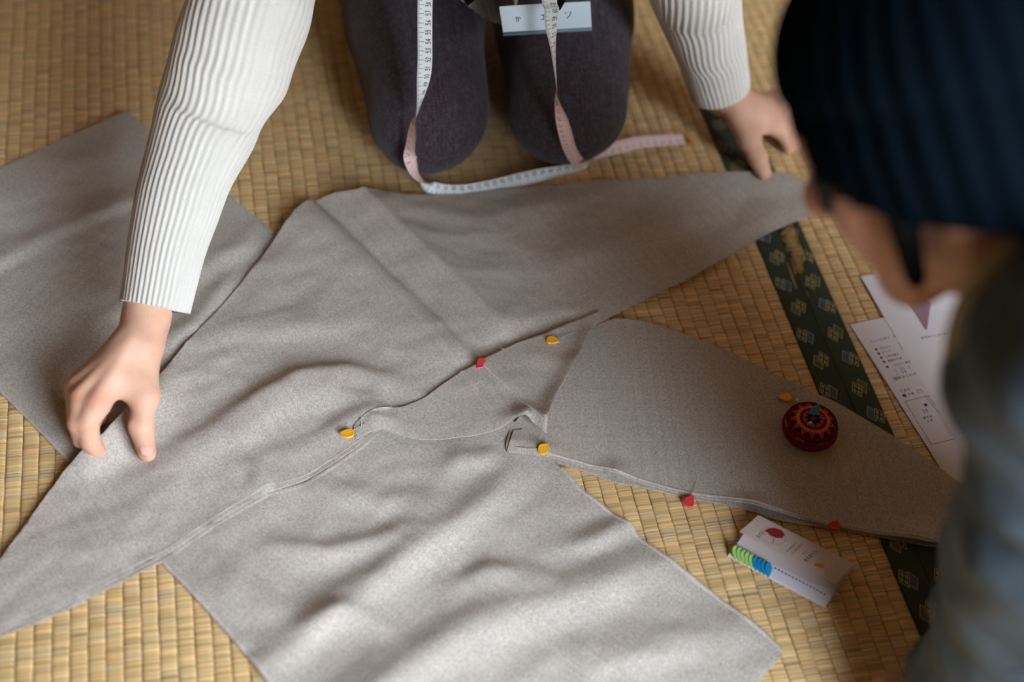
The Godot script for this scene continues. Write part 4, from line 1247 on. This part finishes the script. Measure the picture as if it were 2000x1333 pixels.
	for q in [[Vector3(0.34, 0.075, 0.62), Vector3(0.58, 0.17, 0.78), Vector3(0.62, 0.05, 0.86)], [Vector3(0.47, 0.075, 0.47), Vector3(0.68, 0.17, 0.66), Vector3(0.76, 0.05, 0.68)]]:
		bones.append([q[0], q[1], 0.074, 0.105, 0.02])
		bones.append([q[0] + Vector3(0.02, -0.03, 0), q[2], 0.042, 0.035, 0.006])
	body_mesh(st, bones, 0.012, 0, func(p: Vector3) -> float: return 0.004 * wrinkle.get_noise_3d(p.x, p.y, p.z))
	obj("trousers", done(st), M.trouser, t).set_meta("label", "dark trousers, out of the picture")
	# collar
	st = sft()
	var c := []
	var r := []
	for p in spline([Vector3(0.2034, 0.5818, 0.4287), Vector3(0.1669, 0.5828, 0.4468), Vector3(0.1495, 0.5687, 0.4565), Vector3(0.1405, 0.5502, 0.4619), Vector3(0.1401, 0.525, 0.4657), Vector3(0.1439, 0.4993, 0.4746)], 8):
		c.append(p)
		r.append(0.0085)
	sweep(st, c, r, r, 16, Vector3.UP, plain)
	obj("collar", done(st), M.fleece, t).set_meta("label", "beige collar")

# ------------------------------------------------------------------ measuring tape
func tape_image(back: bool) -> ImageTexture:
	var ink := Color(0.16, 0.19, 0.20) if not back else Color(0.86, 0.36, 0.33)
	var im := canvas(2048, 64, Color(0.86, 0.87, 0.86) if not back else Color(0.90, 0.80, 0.77))
	var cm := 64.0
	for i in 32:
		var x := i * cm + 10.0
		line(im, Vector2(x, 2), Vector2(x, 26), 3.0, ink)
		line(im, Vector2(x + cm / 2.0, 2), Vector2(x + cm / 2.0, 19), 2.5, ink)
		for k in 10:
			if k % 5: line(im, Vector2(x + cm * k / 10.0, 0), Vector2(x + cm * k / 10.0, 10 if back else 8), 1.6, ink)
		write(im, str(36 + i), Vector2(x - 17, 33), 26.0, -4.0, Vector2(1, 0), 3.4, ink, 0.85)
	return tex(im)

func build_tape():
	var t := thing("measuring_tape", "white measuring tape with pink reverse, looping from the kneeling person's neck onto the floor", "tape measure")
	# pairs of edges, [tick edge, number edge]
	var a := [Vector3(0.115, 0.50, -0.52), Vector3(0.02, 0.545, -0.53), Vector3(-0.06, 0.50, -0.48), Vector3(-0.07, 0.47, -0.36), Vector3(-0.0755, 0.33, -0.2132), Vector3(-0.0734, 0.275, -0.2271), Vector3(-0.0734, 0.242, -0.2207), Vector3(-0.0723, 0.21, -0.2114), Vector3(-0.0735, 0.182, -0.2045), Vector3(-0.0766, 0.157, -0.1975), Vector3(-0.0779, 0.137, -0.1963), Vector3(-0.0784, 0.1, -0.2013), Vector3(-0.0747, 0.068, -0.2132), Vector3(-0.0634, 0.027, -0.2304), Vector3(-0.0497, 0.006, -0.2266), Vector3(-0.0184, 0.003, -0.2195), Vector3(0.0185, 0.003, -0.2241), Vector3(0.0571, 0.003, -0.2348), Vector3(0.096, 0.004, -0.2445), Vector3(0.1397, 0.004, -0.2533)]
	var b := [Vector3(0.115, 0.50, -0.505), Vector3(0.02, 0.535, -0.515), Vector3(-0.045, 0.50, -0.47), Vector3(-0.055, 0.47, -0.355), Vector3(-0.0641, 0.33, -0.2124), Vector3(-0.0616, 0.275, -0.2262), Vector3(-0.0622, 0.242, -0.218), Vector3(-0.0639, 0.208, -0.2098), Vector3(-0.0674, 0.176, -0.2079), Vector3(-0.0732, 0.147, -0.2074), Vector3(-0.0802, 0.129, -0.205), Vector3(-0.0836, 0.092, -0.2108), Vector3(-0.0825, 0.07, -0.2068), Vector3(-0.0663, 0.036, -0.221), Vector3(-0.0449, 0.014, -0.2322), Vector3(-0.0164, 0.01, -0.2334), Vector3(0.0205, 0.01, -0.2373), Vector3(0.0581, 0.01, -0.2429), Vector3(0.0954, 0.012, -0.2456), Vector3(0.1385, 0.01, -0.2513)]
	# the other end: down the right side, folded over on the floor
	var a2 := [Vector3(0.115, 0.50, -0.52), Vector3(0.125, 0.48, -0.40), Vector3(0.0483, 0.33, -0.1909), Vector3(0.0497, 0.285, -0.1862), Vector3(0.0524, 0.262, -0.1832), Vector3(0.0559, 0.24, -0.174), Vector3(0.0603, 0.216, -0.1707), Vector3(0.0653, 0.195, -0.1738), Vector3(0.0734, 0.17, -0.1757), Vector3(0.0863, 0.136, -0.1769), Vector3(0.1026, 0.089, -0.1951), Vector3(0.1228, 0.044, -0.2243), Vector3(0.1399, 0.008, -0.2561), Vector3(0.1489, 0.014, -0.2739), Vector3(0.1631, 0.015, -0.2786), Vector3(0.1849, 0.016, -0.2826), Vector3(0.2123, 0.012, -0.2928), Vector3(0.2442, 0.008, -0.296), Vector3(0.2754, 0.005, -0.2982)]
	var b2 := [Vector3(0.115, 0.50, -0.505), Vector3(0.13, 0.48, -0.395), Vector3(0.0553, 0.33, -0.1904), Vector3(0.0574, 0.285, -0.1856), Vector3(0.0602, 0.258, -0.1878), Vector3(0.0629, 0.231, -0.1849), Vector3(0.0686, 0.199, -0.1911), Vector3(0.0705, 0.182, -0.1892), Vector3(0.0713, 0.162, -0.1855), Vector3(0.0757, 0.133, -0.1814), Vector3(0.0891, 0.09, -0.1954), Vector3(0.1098, 0.042, -0.2226), Vector3(0.1321, 0.006, -0.251), Vector3(0.1435, 0.006, -0.2597), Vector3(0.1597, 0.007, -0.2651), Vector3(0.1829, 0.008, -0.2698), Vector3(0.2106, 0.006, -0.2775), Vector3(0.2414, 0.004, -0.2831), Vector3(0.2715, 0.003, -0.283)]
	var ends := []
	for s in 2:
		var p := spline(a if s == 0 else a2, 6)
		var q := spline(b if s == 0 else b2, 6)
		var st := sft()
		var back := sft()
		var pa := []
		var ua := []
		var pb := []
		var run := 0.0
		var cum := []
		for i in p.size():
			if i: run += ((p[i] + q[i]) * 0.5).distance_to((p[i - 1] + q[i - 1]) * 0.5)
			cum.append(run)
		for i in p.size():
			run = 0.227 + cum[30] - cum[i] if s == 0 else 0.10 + cum[-1] - cum[i]
			var mid: Vector3 = (p[i] + q[i]) * 0.5
			var w: Vector3 = (q[i] - p[i]).normalized() * 0.0075
			var tg: Vector3 = (p[mini(i + 1, p.size() - 1)] + q[mini(i + 1, p.size() - 1)] - p[maxi(i - 1, 0)] - q[maxi(i - 1, 0)]).normalized()
			w = (w - tg * w.dot(tg)).normalized() * 0.0075
			var nrm := tg.cross(w).normalized() * 0.0003
			pa.append(mid - w + nrm); pa.append(mid + w + nrm)
			pb.append(mid - w - nrm); pb.append(mid + w - nrm)
			ua.append(Vector2(run / 0.32, 0.0)); ua.append(Vector2(run / 0.32, 1.0))
		lattice(st, pa, ua, 2)
		lattice(back, pb, ua, 2)
		obj("ribbon_face", done(st), M_tape(false), t)
		obj("ribbon_reverse", done(back), M_tape(true), t).set_meta("label", "pink reverse with red print")
	var st2 := sft()
	box(st2, Vector3(-0.0030, -0.0018, -0.0090), Vector3(0.0030, 0.0022, 0.0090))
	var tip := obj("brass_tip", done(st2), M.gold, t)
	tip.position = (a2[-1] + b2[-1]) * 0.5 + Vector3(0.001, 0, 0)
	tip.rotation.y = 0.10
	tip.set_meta("label", "brass end clip")

var tape_mats := {}
func M_tape(back: bool) -> Material:
	if not tape_mats.has(back):
		tape_mats[back] = textured(tape_image(back), 0.55, 0.4)
	return tape_mats[back]

func slab(st: SurfaceTool, p: Array, thick: float):   # four corners, clockwise from top left seen from above; texture on the top face
	var n: Vector3 = (p[1] - p[0]).cross(p[3] - p[0]).normalized()
	if n.y < 0: n = -n
	n *= thick
	quad(st, p[0], p[1], p[2], p[3])
	quad(st, p[3] - n, p[2] - n, p[1] - n, p[0] - n, Vector2(0.01, 0.01), Vector2(0.02, 0.01), Vector2(0.02, 0.02), Vector2(0.01, 0.02))
	for i in 4:
		quad(st, p[i], p[i] - n, p[(i + 1) % 4] - n, p[(i + 1) % 4], Vector2(0.01, 0.01), Vector2(0.02, 0.01), Vector2(0.02, 0.02), Vector2(0.01, 0.02))

func build_tag():
	var im := canvas(512, 160, Color(0.80, 0.86, 0.89))
	var ink := Color(0.10, 0.16, 0.20)
	write(im, "か", Vector2(78, 62), 36.0, 0.0, Vector2(1, 0), 5.0, ink)
	write(im, "エ", Vector2(222, 55), 44.0, 0.0, Vector2(1, 0), 5.0, ink)
	write(im, "ソ", Vector2(356, 44), 52.0, 0.0, Vector2(1, 0), 5.0, ink)
	var t := thing("name_tag", "pale blue-white name card with three handwritten characters against the dark trousers", "name tag")
	var p := [Vector3(0.0181, 0.235, -0.2631), Vector3(0.1153, 0.24, -0.2571), Vector3(0.1179, 0.213, -0.2468), Vector3(0.0226, 0.208, -0.2528)]
	var st := sft()
	slab(st, p, 0.0022)
	obj("card", done(st), textured(tex(im), 0.4, 0.5), t)
	st = sft()
	rod(st, p[3] + Vector3(0, -0.001, 0), p[2] + Vector3(0, -0.001, 0), 0.0022, 0.0022)
	obj("sleeve_edge", done(st), mat(Color(0.42, 0.52, 0.57), 0.3), t)
	st = sft()
	var m: Vector3 = p[0].lerp(p[1], 0.62)
	rod(st, m + Vector3(0, 0.004, 0.0), m + Vector3(-0.004, 0.05, -0.05), 0.0035, 0.0025)
	obj("hanger_strap", done(st), M.frame, t)

# ------------------------------------------------------------------ papers
func build_papers():   # six texture pixels to the millimetre
	var ink := Color(0.30, 0.27, 0.28)
	var pen := Color(0.30, 0.38, 0.55)
	var im := canvas(1260, 1782, Color(0.87, 0.83, 0.83))
	var right := Vector2(1, 0)
	write(im, "もんぺの採寸・裁断", Vector2(58, 158), 24.0, 1.0, right, 2.4, ink.lightened(0.25))
	var rows := ["ウエスト", "ヒップ", "しもの股上", "裁断の寸法", "・ウエスト採寸"]
	for i in 5:
		var y: float = [241.0, 277.0, 313.0, 349.0, 393.0][i]
		line(im, Vector2(67, y), Vector2(67, y), 20.0, ink)
		write(im, rows[i], Vector2(92, y - 10), 20.0, 1.0, right, 2.6, ink)
		if i < 2: write(im, ["72", "95"][i], Vector2(228, y - 16), 28.0, 0.0, right, 2.8, pen, 0.7)
	write(im, "こ 35 2", Vector2(94, 418), 26.0, 2.0, right, 2.8, pen, 0.7)
	write(im, "こ 48", Vector2(94, 446), 26.0, 2.0, right, 2.8, pen, 0.7)
	outline_of(im, PackedVector2Array([Vector2(58, 478), Vector2(86, 478), Vector2(86, 510), Vector2(58, 510)]), 2.4, pen)
	write(im, "裁採もりの寸法", Vector2(60, 482), 24.0, 4.0, right, 2.8, ink)
	write(im, "こまち", Vector2(46, 584), 24.0, 2.0, right, 2.6, ink)
	line(im, Vector2(60, 634), Vector2(60, 634), 26.0, ink)
	write(im, "寸法", Vector2(82, 622), 22.0, 2.0, right, 2.8, ink)
	write(im, "25", Vector2(150, 612), 32.0, 0.0, right, 2.8, pen, 0.7)
	outline_of(im, PackedVector2Array([Vector2(40, 676), Vector2(300, 678), Vector2(300, 1024), Vector2(34, 1024)]), 3.0, ink)
	line(im, Vector2(190, 678), Vector2(205, 810), 3.0, ink)
	line(im, Vector2(206, 678), Vector2(221, 810), 3.0, ink)
	line(im, Vector2(155, 738), Vector2(155, 738), 24.0, ink)
	write(im, "28", Vector2(108, 764), 30.0, 0.0, right, 2.8, pen, 0.7)
	write(im, "採寸の", Vector2(84, 818), 22.0, 2.0, right, 2.8, ink)
	write(im, "上寸", Vector2(94, 846), 22.0, 2.0, right, 2.8, ink)
	sheet("paper_sheet", "white printed sheet with a numbered list and handwritten figures, lower of the two papers", im, Vector2(0.3741, 0.0236), Vector2(0.4005, 0.2195), 0.0016)
	im = canvas(1260, 1782, Color(0.89, 0.85, 0.85))
	write(im, "裁断のしもちま", Vector2(166, 176), 24.0, 2.0, right, 3.2, ink)
	fill(im, PackedVector2Array([Vector2(216, 260), Vector2(350, 250), Vector2(372, 320), Vector2(236, 536), Vector2(222, 530)]), Color(0.60, 0.49, 0.53))
	line(im, Vector2(216, 260), Vector2(228, 534), 4.0, Color(0.48, 0.39, 0.43))
	fill(im, PackedVector2Array([Vector2(640, 212), Vector2(775, 184), Vector2(790, 260), Vector2(660, 470)]), Color(0.60, 0.49, 0.53))
	write(im, "まちのりしてにもこ", Vector2(160, 586), 22.0, 2.0, right, 2.8, ink)
	sheet("paper_sheet", "white printed sheet with a mauve pattern shape, lying over the listed sheet", im, Vector2(0.4112, -0.0439), Vector2(0.4291, 0.1782), 0.0024)

func sheet(called: String, label: String, im: Image, corner: Vector2, lower_end: Vector2, y: float):
	var down := (lower_end - corner).normalized()
	var across := Vector2(down.y, -down.x)
	var st := sft()
	var pts := []
	var uv := []
	for j in 13:
		for i in 9:
			var q := corner + across * 0.21 * i / 8.0 + down * 0.297 * j / 12.0
			pts.append(Vector3(q.x, y + 0.0006 * sin(i * 0.7) * sin(j * 0.5), q.y))
			uv.append(Vector2(i / 8.0, j / 12.0))
	lattice(st, pts, uv, 9)
	var m := textured(tex(im), 0.85, 0.3)
	var t := thing(called, label, "paper")
	obj("printed_side", done(st), m, t)
	st = sft()
	var lower := []
	for p in pts: lower.append(p - Vector3(0, 0.0003, 0))
	lattice(st, lower, uv, 9)
	obj("reverse_side", done(st), M.paper, t)

# ------------------------------------------------------------------ the packet of pins
func build_package():
	var t := thing("pin_packet", "folded cream paper packet with a red leaf print, green and blue pins along its edge", "packet")
	var tl := Vector3(0.1923, 0.012, 0.2573)
	var tr := Vector3(0.267, 0.012, 0.3236)
	var br := Vector3(0.228, 0.004, 0.3587)
	var bl := Vector3(0.1536, 0.004, 0.2916)
	var fl := Vector3(0.1672, 0.0125, 0.2747)
	var fr := Vector3(0.2409, 0.0125, 0.3431)
	var st := sft()   # the pouch, a wedge
	var dn := Vector3(0, 1, 0)
	var lo := [Vector3(bl.x, 0.001, bl.z), Vector3(br.x, 0.001, br.z), Vector3(tr.x, 0.001, tr.z), Vector3(tl.x, 0.001, tl.z)]
	var hi := [bl, br, tr - dn * 0.001, tl - dn * 0.001]
	hexa(st, [lo[0], lo[1], lo[2], lo[3], hi[0], hi[1], hi[2], hi[3]])
	obj("pouch", done(st), mat(Color(0.85, 0.82, 0.84), 0.45, 0.5), t)
	st = sft()   # the flap, curled a little off the pouch, with a wavy cut edge under it
	var im := canvas(512, 224, Color(0.83, 0.76, 0.72))
	var pale := Color(0.74, 0.65, 0.58)
	for k in 8:
		line(im, Vector2(0, 30 + k * 24), Vector2(44, 30 + k * 24), 5.0, pale)
		line(im, Vector2(440, 30 + k * 24), Vector2(512, 30 + k * 24), 5.0, pale)
	var ov := PackedVector2Array()
	for i in 40:
		var a := TAU * i / 40.0
		ov.append(Vector2(128 + 62 * cos(a), 112 + 78 * sin(a)))
	outline_of(im, ov, 2.0, Color(0.55, 0.45, 0.44))
	fill(im, PackedVector2Array([Vector2(86, 70), Vector2(104, 38), Vector2(140, 28), Vector2(166, 50), Vector2(170, 84), Vector2(150, 112), Vector2(118, 118), Vector2(96, 104), Vector2(80, 106)]), Color(0.60, 0.16, 0.22))
	write(im, "こりし", Vector2(112, 62), 16.0, 1.0, Vector2(1, 0.35).normalized(), 2.2, Color(0.35, 0.08, 0.12))
	line(im, Vector2(138, 120), Vector2(156, 165), 8.0, Color(0.62, 0.58, 0.55))
	write(im, "まちばり", Vector2(70, 190), 22.0, 2.0, Vector2(0, -1), 2.6, Color(0.32, 0.27, 0.27))
	for k in 2:
		write(im, ["もりのまちばりこ", "しりにまちのばりし"][k], Vector2(228 + k * 24, 178), 13.0, 2.0, Vector2(0, -1), 2.2, Color(0.34, 0.30, 0.30))
	write(im, "の寸", Vector2(292, 130), 15.0, 2.0, Vector2(0, -1), 2.0, Color(0.40, 0.36, 0.36))
	write(im, "まちばりし", Vector2(318, 176), 23.0, 3.0, Vector2(0, -1), 3.2, Color(0.28, 0.25, 0.25))
	var leafp := PackedVector2Array()
	for i in 24:
		var a := TAU * i / 24.0
		leafp.append(Vector2(394 + 24 * cos(a) , 150 + 20 * sin(a) - 6.0 * cos(a)))
	fill(im, leafp, Color(0.85, 0.55, 0.16))
	var pts := []
	var uv := []
	for j in 9:
		var v := j / 8.0
		for i in 25:
			var u := i / 24.0
			var p := tl.lerp(tr, u).lerp(fl.lerp(fr, u), v)
			pts.append(p + Vector3(0, 0.0008 + 0.0016 * v * v, 0))
			uv.append(Vector2(u, v))
	lattice(st, pts, uv, 25)
	obj("printed_flap", done(st), textured(tex(im), 0.5, 0.4), t)
	st = sft()   # the inner leaf with its cut curve
	pts = []
	uv = []
	for i in 25:
		var u := i / 24.0
		var cut := 0.50 + 0.14 * sin(u * PI * 1.1) + 0.03 * sin(u * 9.0)
		var a := tl.lerp(bl, 0.3).lerp(tr.lerp(br, 0.3), u)
		var e := tl.lerp(bl, cut + 0.15).lerp(tr.lerp(br, cut + 0.15), u)
		pts.append(a + Vector3(0, 0.0012, 0)); pts.append(e + Vector3(0, 0.0014, 0))
		uv.append(Vector2(u, 0)); uv.append(Vector2(u, 1))
	lattice(st, pts, uv, 2)
	obj("inner_leaf", done(st), mat(Color(0.80, 0.73, 0.70), 0.5, 0.4), t)
	st = sft()   # pin-pricks along the lower fold
	var b := 0
	for i in 15:
		var u := 0.42 + i * 0.036
		var p := tl.lerp(bl, 0.80).lerp(tr.lerp(br, 0.80), u) + Vector3(0, 0.0003, 0)
		b = rod(st, p, p + (br - bl).normalized() * 0.0016, 0.0006, 0.0006, 6, b)
	obj("pin_hole", done(st), mat(Color(0.35, 0.32, 0.33), 0.7), t).set_meta("kind", "stuff")
	var ax := (br - bl).normalized()
	var side := (tl - bl).normalized()
	for i in 9:
		var green := i < 5
		var at := bl.lerp(br, 0.035 + i * 0.0425) + side * 0.0045 + Vector3(0, 0.0035, 0)
		var lab: String = ["light green leaf pin at the very corner of the paper packet, first of its row", "second light green leaf pin from the corner of the paper packet", "middle one of the five light green leaf pins in the paper packet", "light green leaf pin in the packet, second from the blue ones", "light green leaf pin touching the blue ones in the paper packet", "blue leaf pin touching the green ones in the paper packet", "second blue leaf pin from the green ones in the paper packet", "third blue leaf pin from the green ones in the paper packet", "last blue leaf pin of the packet's row, its broad head fully in view"][i]
		leaf_pin(at, -side + ax * 0.35, M.pin_green if green else M.pin_blue, lab, 0.0135, 0.0085, "green leaf pins in the packet" if green else "blue leaf pins in the packet", 0.032, 0.6, Vector3(0, 1, 0) + ax * 0.55, side + Vector3(0, -0.42, 0))

# a pin: flat leaf head and a steel needle
func leaf_pin(at: Vector3, tip: Vector3, m: Material, label: String, long: float, wide: float, group := "", needle := 0.034, away := 1.0, up := Vector3.UP, where := Vector3.ZERO) -> Node3D:
	var z := tip.normalized()
	var x := up.cross(z).normalized()
	var y := z.cross(x)
	var t := thing("leaf_pin", label, "pin", at, group)
	var st := sft()
	var rim := []
	for i in 28:
		var a := TAU * i / 28.0
		var s := (1.0 - cos(a)) * 0.5                  # 0 at the stalk, 1 at the tip
		var w := signf(sin(a)) * 0.5 * pow(maxf(sin(PI * pow(s, 0.78)), 0.0), 0.8)
		rim.append(Vector3(w * wide + 0.34 * wide * s * s * s, 0, (s - 0.45) * long * (1.0 + 0.10 * s)))
	var centre := Vector3(0, 0, 0)
	var rings := [[0.0, 0.0016], [0.45, 0.0015], [0.76, 0.00125], [0.82, 0.0015], [0.92, 0.0014], [1.0, 0.0006], [1.0, -0.0006], [0.9, -0.0012], [0.0, -0.0012]]
	var pts := []
	var uv := []
	for q in rings:
		for i in 29:
			var p: Vector3 = rim[i % 28] * q[0]
			p.y = q[1]
			pts.append(x * p.x + y * p.y + z * p.z)
			uv.append(Vector2(i / 28.0, q[0]))
	lattice(st, pts, uv, 29)
	obj("leaf_head", done(st), m, t)
	st = sft()
	var dir := -z if where == Vector3.ZERO else where
	rod(st, Vector3.ZERO - y * 0.0004, dir.normalized() * needle - y * 0.0006, 0.00035, 0.00025, 6)
	obj("needle", done(st), M.steel, t)
	return t

func build_pins():
	var g := "yellow leaf pins"
	var spots := [
		[Vector2(0.0383, 0.0156), Vector2(0.0441, 0.022), Vector2(0.056, 0.0084), "e", "yellow leaf-headed pin on the upper right of the triangular gusset"],
		[Vector2(-0.1858, 0.1088), Vector2(-0.19, 0.1057), Vector2(-0.1727, 0.1003), "e", "yellow leaf-headed pin at the left corner of the triangular gusset"],
		[Vector2(0.0022, 0.15), Vector2(0.0095, 0.1478), Vector2(-0.0056, 0.1477), "y", "yellow leaf-headed pin at the tip of the gusset, near the brown linen's edge"],
		[Vector2(0.2689, 0.1158), Vector2(0.2626, 0.1109), Vector2(0.2789, 0.1061), "y", "yellow leaf-headed pin lying beside the round pincushion"],
		[Vector2(-0.0402, 0.0348), Vector2(-0.0472, 0.0381), Vector2(-0.0289, 0.0321), "f", "red leaf-headed pin half hidden at the top of the gusset's crease"],
		[Vector2(0.1316, 0.2299), Vector2(0.1393, 0.2268), Vector2(0.1373, 0.2192), "r", "red leaf-headed pin on the brown linen's lower edge, left of the packet"],
		[Vector2(0.2662, 0.2755), Vector2(0.2602, 0.2717), Vector2(0.2736, 0.2682), "r", "red leaf-headed pin on the brown linen's lower edge, above the packet"]]
	for s in spots:
		var a: Vector2 = s[0]
		var b: Vector2 = s[1]
		var c: Vector2 = s[2]
		var y := maxf(high_e_on_b(a.x, a.y) if s[3] in ["e", "f"] else high_d(a.x, a.y), 0.004) + (0.0022 if s[3] != "f" else -0.0002)
		leaf_pin(Vector3(a.x, y, a.y), Vector3(b.x - a.x, 0, b.y - a.y), M.pin_yellow if s[3] in ["y", "e"] else M.pin_red, s[4], 0.0130, 0.0118, "", 0.028, 1.0, Vector3(0.12, 1, 0.1), Vector3(c.x - a.x, 0.0, c.y - a.y))

# ------------------------------------------------------------------ pincushion
func build_pincushion():
	var base := Vector3(0.2786, 0.006, 0.1607)
	base.y = high_d(base.x, base.z)
	var n := 512
	var im := canvas(n, n, Color(0.42, 0.09, 0.10))
	var r := RandomNumberGenerator.new()
	r.seed = 9
	var mid := Vector2(n, n) * 0.5
	var navy := Color(0.06, 0.075, 0.11)
	var orange := Color(0.80, 0.27, 0.10)
	for y in n:
		for x in n:
			var d := Vector2(x, y) + Vector2(0.5, 0.5) - mid
			var q := d.length() / (n * 0.5)
			var a := d.angle()
			var c := Color(0.45, 0.075, 0.095)
			var petal := 0.70 + 0.085 * cos(a * 13.0)
			if q > 0.80: c = Color(0.44, 0.07, 0.08)
			elif q > petal: c = navy if q < 0.775 else Color(0.44, 0.07, 0.08)
			elif q > 0.49: c = orange.lerp(Color(0.62, 0.16, 0.08), 0.5 + 0.5 * sin(a * 104.0))
			elif q < 0.235: c = navy
			var k := r.randf_range(-0.03, 0.03)
			im.set_pixel(x, y, Color(clampf(c.r + k, 0, 1), clampf(c.g + k, 0, 1), clampf(c.b + k, 0, 1)))
	for i in 84:
		var a := TAU * i / 84.0
		line(im, mid + Vector2.from_angle(a) * 126.0, mid + Vector2.from_angle(a + r.randf_range(-0.03, 0.03)) * r.randf_range(140, 158), 3.0, Color(0.88, 0.74, 0.62))
	for i in 10:
		var a := TAU * i / 10.0
		var c := mid + Vector2.from_angle(a) * 78.0
		var o := PackedVector2Array()
		for k in 12:
			var b := TAU * k / 12.0
			o.append(c + Vector2.from_angle(a) * cos(b) * 17.0 + Vector2.from_angle(a + PI / 2) * sin(b) * 8.0)
		outline_of(im, o, 3.5, Color(0.86, 0.66, 0.62))
		var e := mid + Vector2.from_angle(a + PI / 10.0) * 84.0
		line(im, e, e + Vector2.from_angle(a) * 4.0, 11.0, Color(0.88, 0.55, 0.10))
	for i in 3:
		var o := PackedVector2Array()
		for k in 14:
			o.append(mid + Vector2(-18 + 18 * i, 0) + Vector2.from_angle(TAU * k / 14.0) * 13.0)
		outline_of(im, o, 3.0, Color(0.78, 0.50, 0.16))
	var t := thing("pincushion", "round red embroidered pincushion with an orange petal ring, on the brown linen", "pincushion", base)
	var st := sft()
	var pts := []
	var uv := []
	var prof := [[0.0, 0.0225], [0.35, 0.0222], [0.6, 0.0208], [0.78, 0.0182], [0.90, 0.0150], [0.97, 0.0115], [1.0, 0.0082], [0.985, 0.0048], [0.93, 0.0022], [0.82, 0.0008], [0.0, 0.0006]]
	var pr := []
	for q in prof: pr.append(Vector2(q[0] * 0.0288, q[1]))
	var sp := spline(pr, 4)
	for j in sp.size():
		for i in 65:
			var a := TAU * (i % 64) / 64.0
			var p: Vector2 = sp[j]
			var puff := 1.0 + 0.006 * sin(a * 22.0) * smoothstep(0.018, 0.028, p.x)
			pts.append(Vector3(cos(a) * p.x * puff, p.y, sin(a) * p.x * puff))
			var k := p.x / 0.0288 if p.y > 0.012 else 0.93
			uv.append(Vector2(0.5 + 0.5 * k * cos(a), 0.5 + 0.5 * k * sin(a)))
	lattice(st, pts, uv, 65)
	obj("cushion", done(st), textured(tex(im), 0.9, 0.2), t)
	st = sft()
	var c := []
	var rr := []
	for i in 65:
		var a := TAU * i / 64.0
		c.append(Vector3(cos(a) * 0.0256, 0.0160, sin(a) * 0.0256))
		rr.append(0.0006)
	sweep(st, c, rr, rr, 8, Vector3.UP, plain)
	obj("green_cord", done(st), mat(Color(0.08, 0.17, 0.09), 0.9, 0.2), t).set_meta("label", "dark green stitched cord")
	for k in 7:
		st = sft()
		var b := 0
		for i in 5:
			var a := TAU * k / 7.0 + 0.4 + i * 0.075
			var q := Vector3(cos(a) * 0.0264, 0.0150, sin(a) * 0.0264)
			b = rod(st, q + Vector3(0, 0.0012, 0), q + Vector3(cos(a + 0.5) * 0.0012, -0.0010, sin(a + 0.5) * 0.0012), 0.0006, 0.0006, 6, b)
		obj("yellow_stitch", done(st), mat(Color(0.62, 0.46, 0.10), 0.9, 0.2), t)
	# pins stuck in it
	leaf_pin(base + Vector3(0.0005, 0.0315, -0.003), Vector3(0.85, 0.15, -0.45), M.pin_blue, "blue leaf-headed pin stuck in the top of the round pincushion", 0.0135, 0.0085, "", 0.016, 1.0, Vector3(-0.25, 0.8, 0.75), Vector3(0.05, -1.0, 0.1))
	for q in [[Vector3(-0.006, 0.0245, 0.0065), M.aqua, "pale aqua bead-headed pin in the round pincushion"], [Vector3(0.0085, 0.0250, 0.003), M.violet, "violet bead-headed pin in the round pincushion"]]:
		bead_pin(base + q[0], Vector3(0.1, -1, 0.05), q[1], q[2])
	var s := Vector3(0.2792, 0.006, 0.1206)
	bead_pin(Vector3(s.x, high_d(s.x, s.z) + 0.0018, s.z), Vector3(-0.4, -0.05, -1), M.pearl, "white bead-headed pin lying on the linen just above the pincushion")

func bead_pin(at: Vector3, dir: Vector3, m: Material, label: String):
	var t := thing("bead_pin", label, "pin", at)
	var st := sft()
	ball(st, Vector3.ZERO, Vector3.ONE * 0.0019, 8)
	obj("bead_head", done(st), m, t)
	st = sft()
	rod(st, Vector3.ZERO, dir.normalized() * 0.018, 0.0003, 0.0002, 6)
	obj("needle", done(st), M.steel, t)
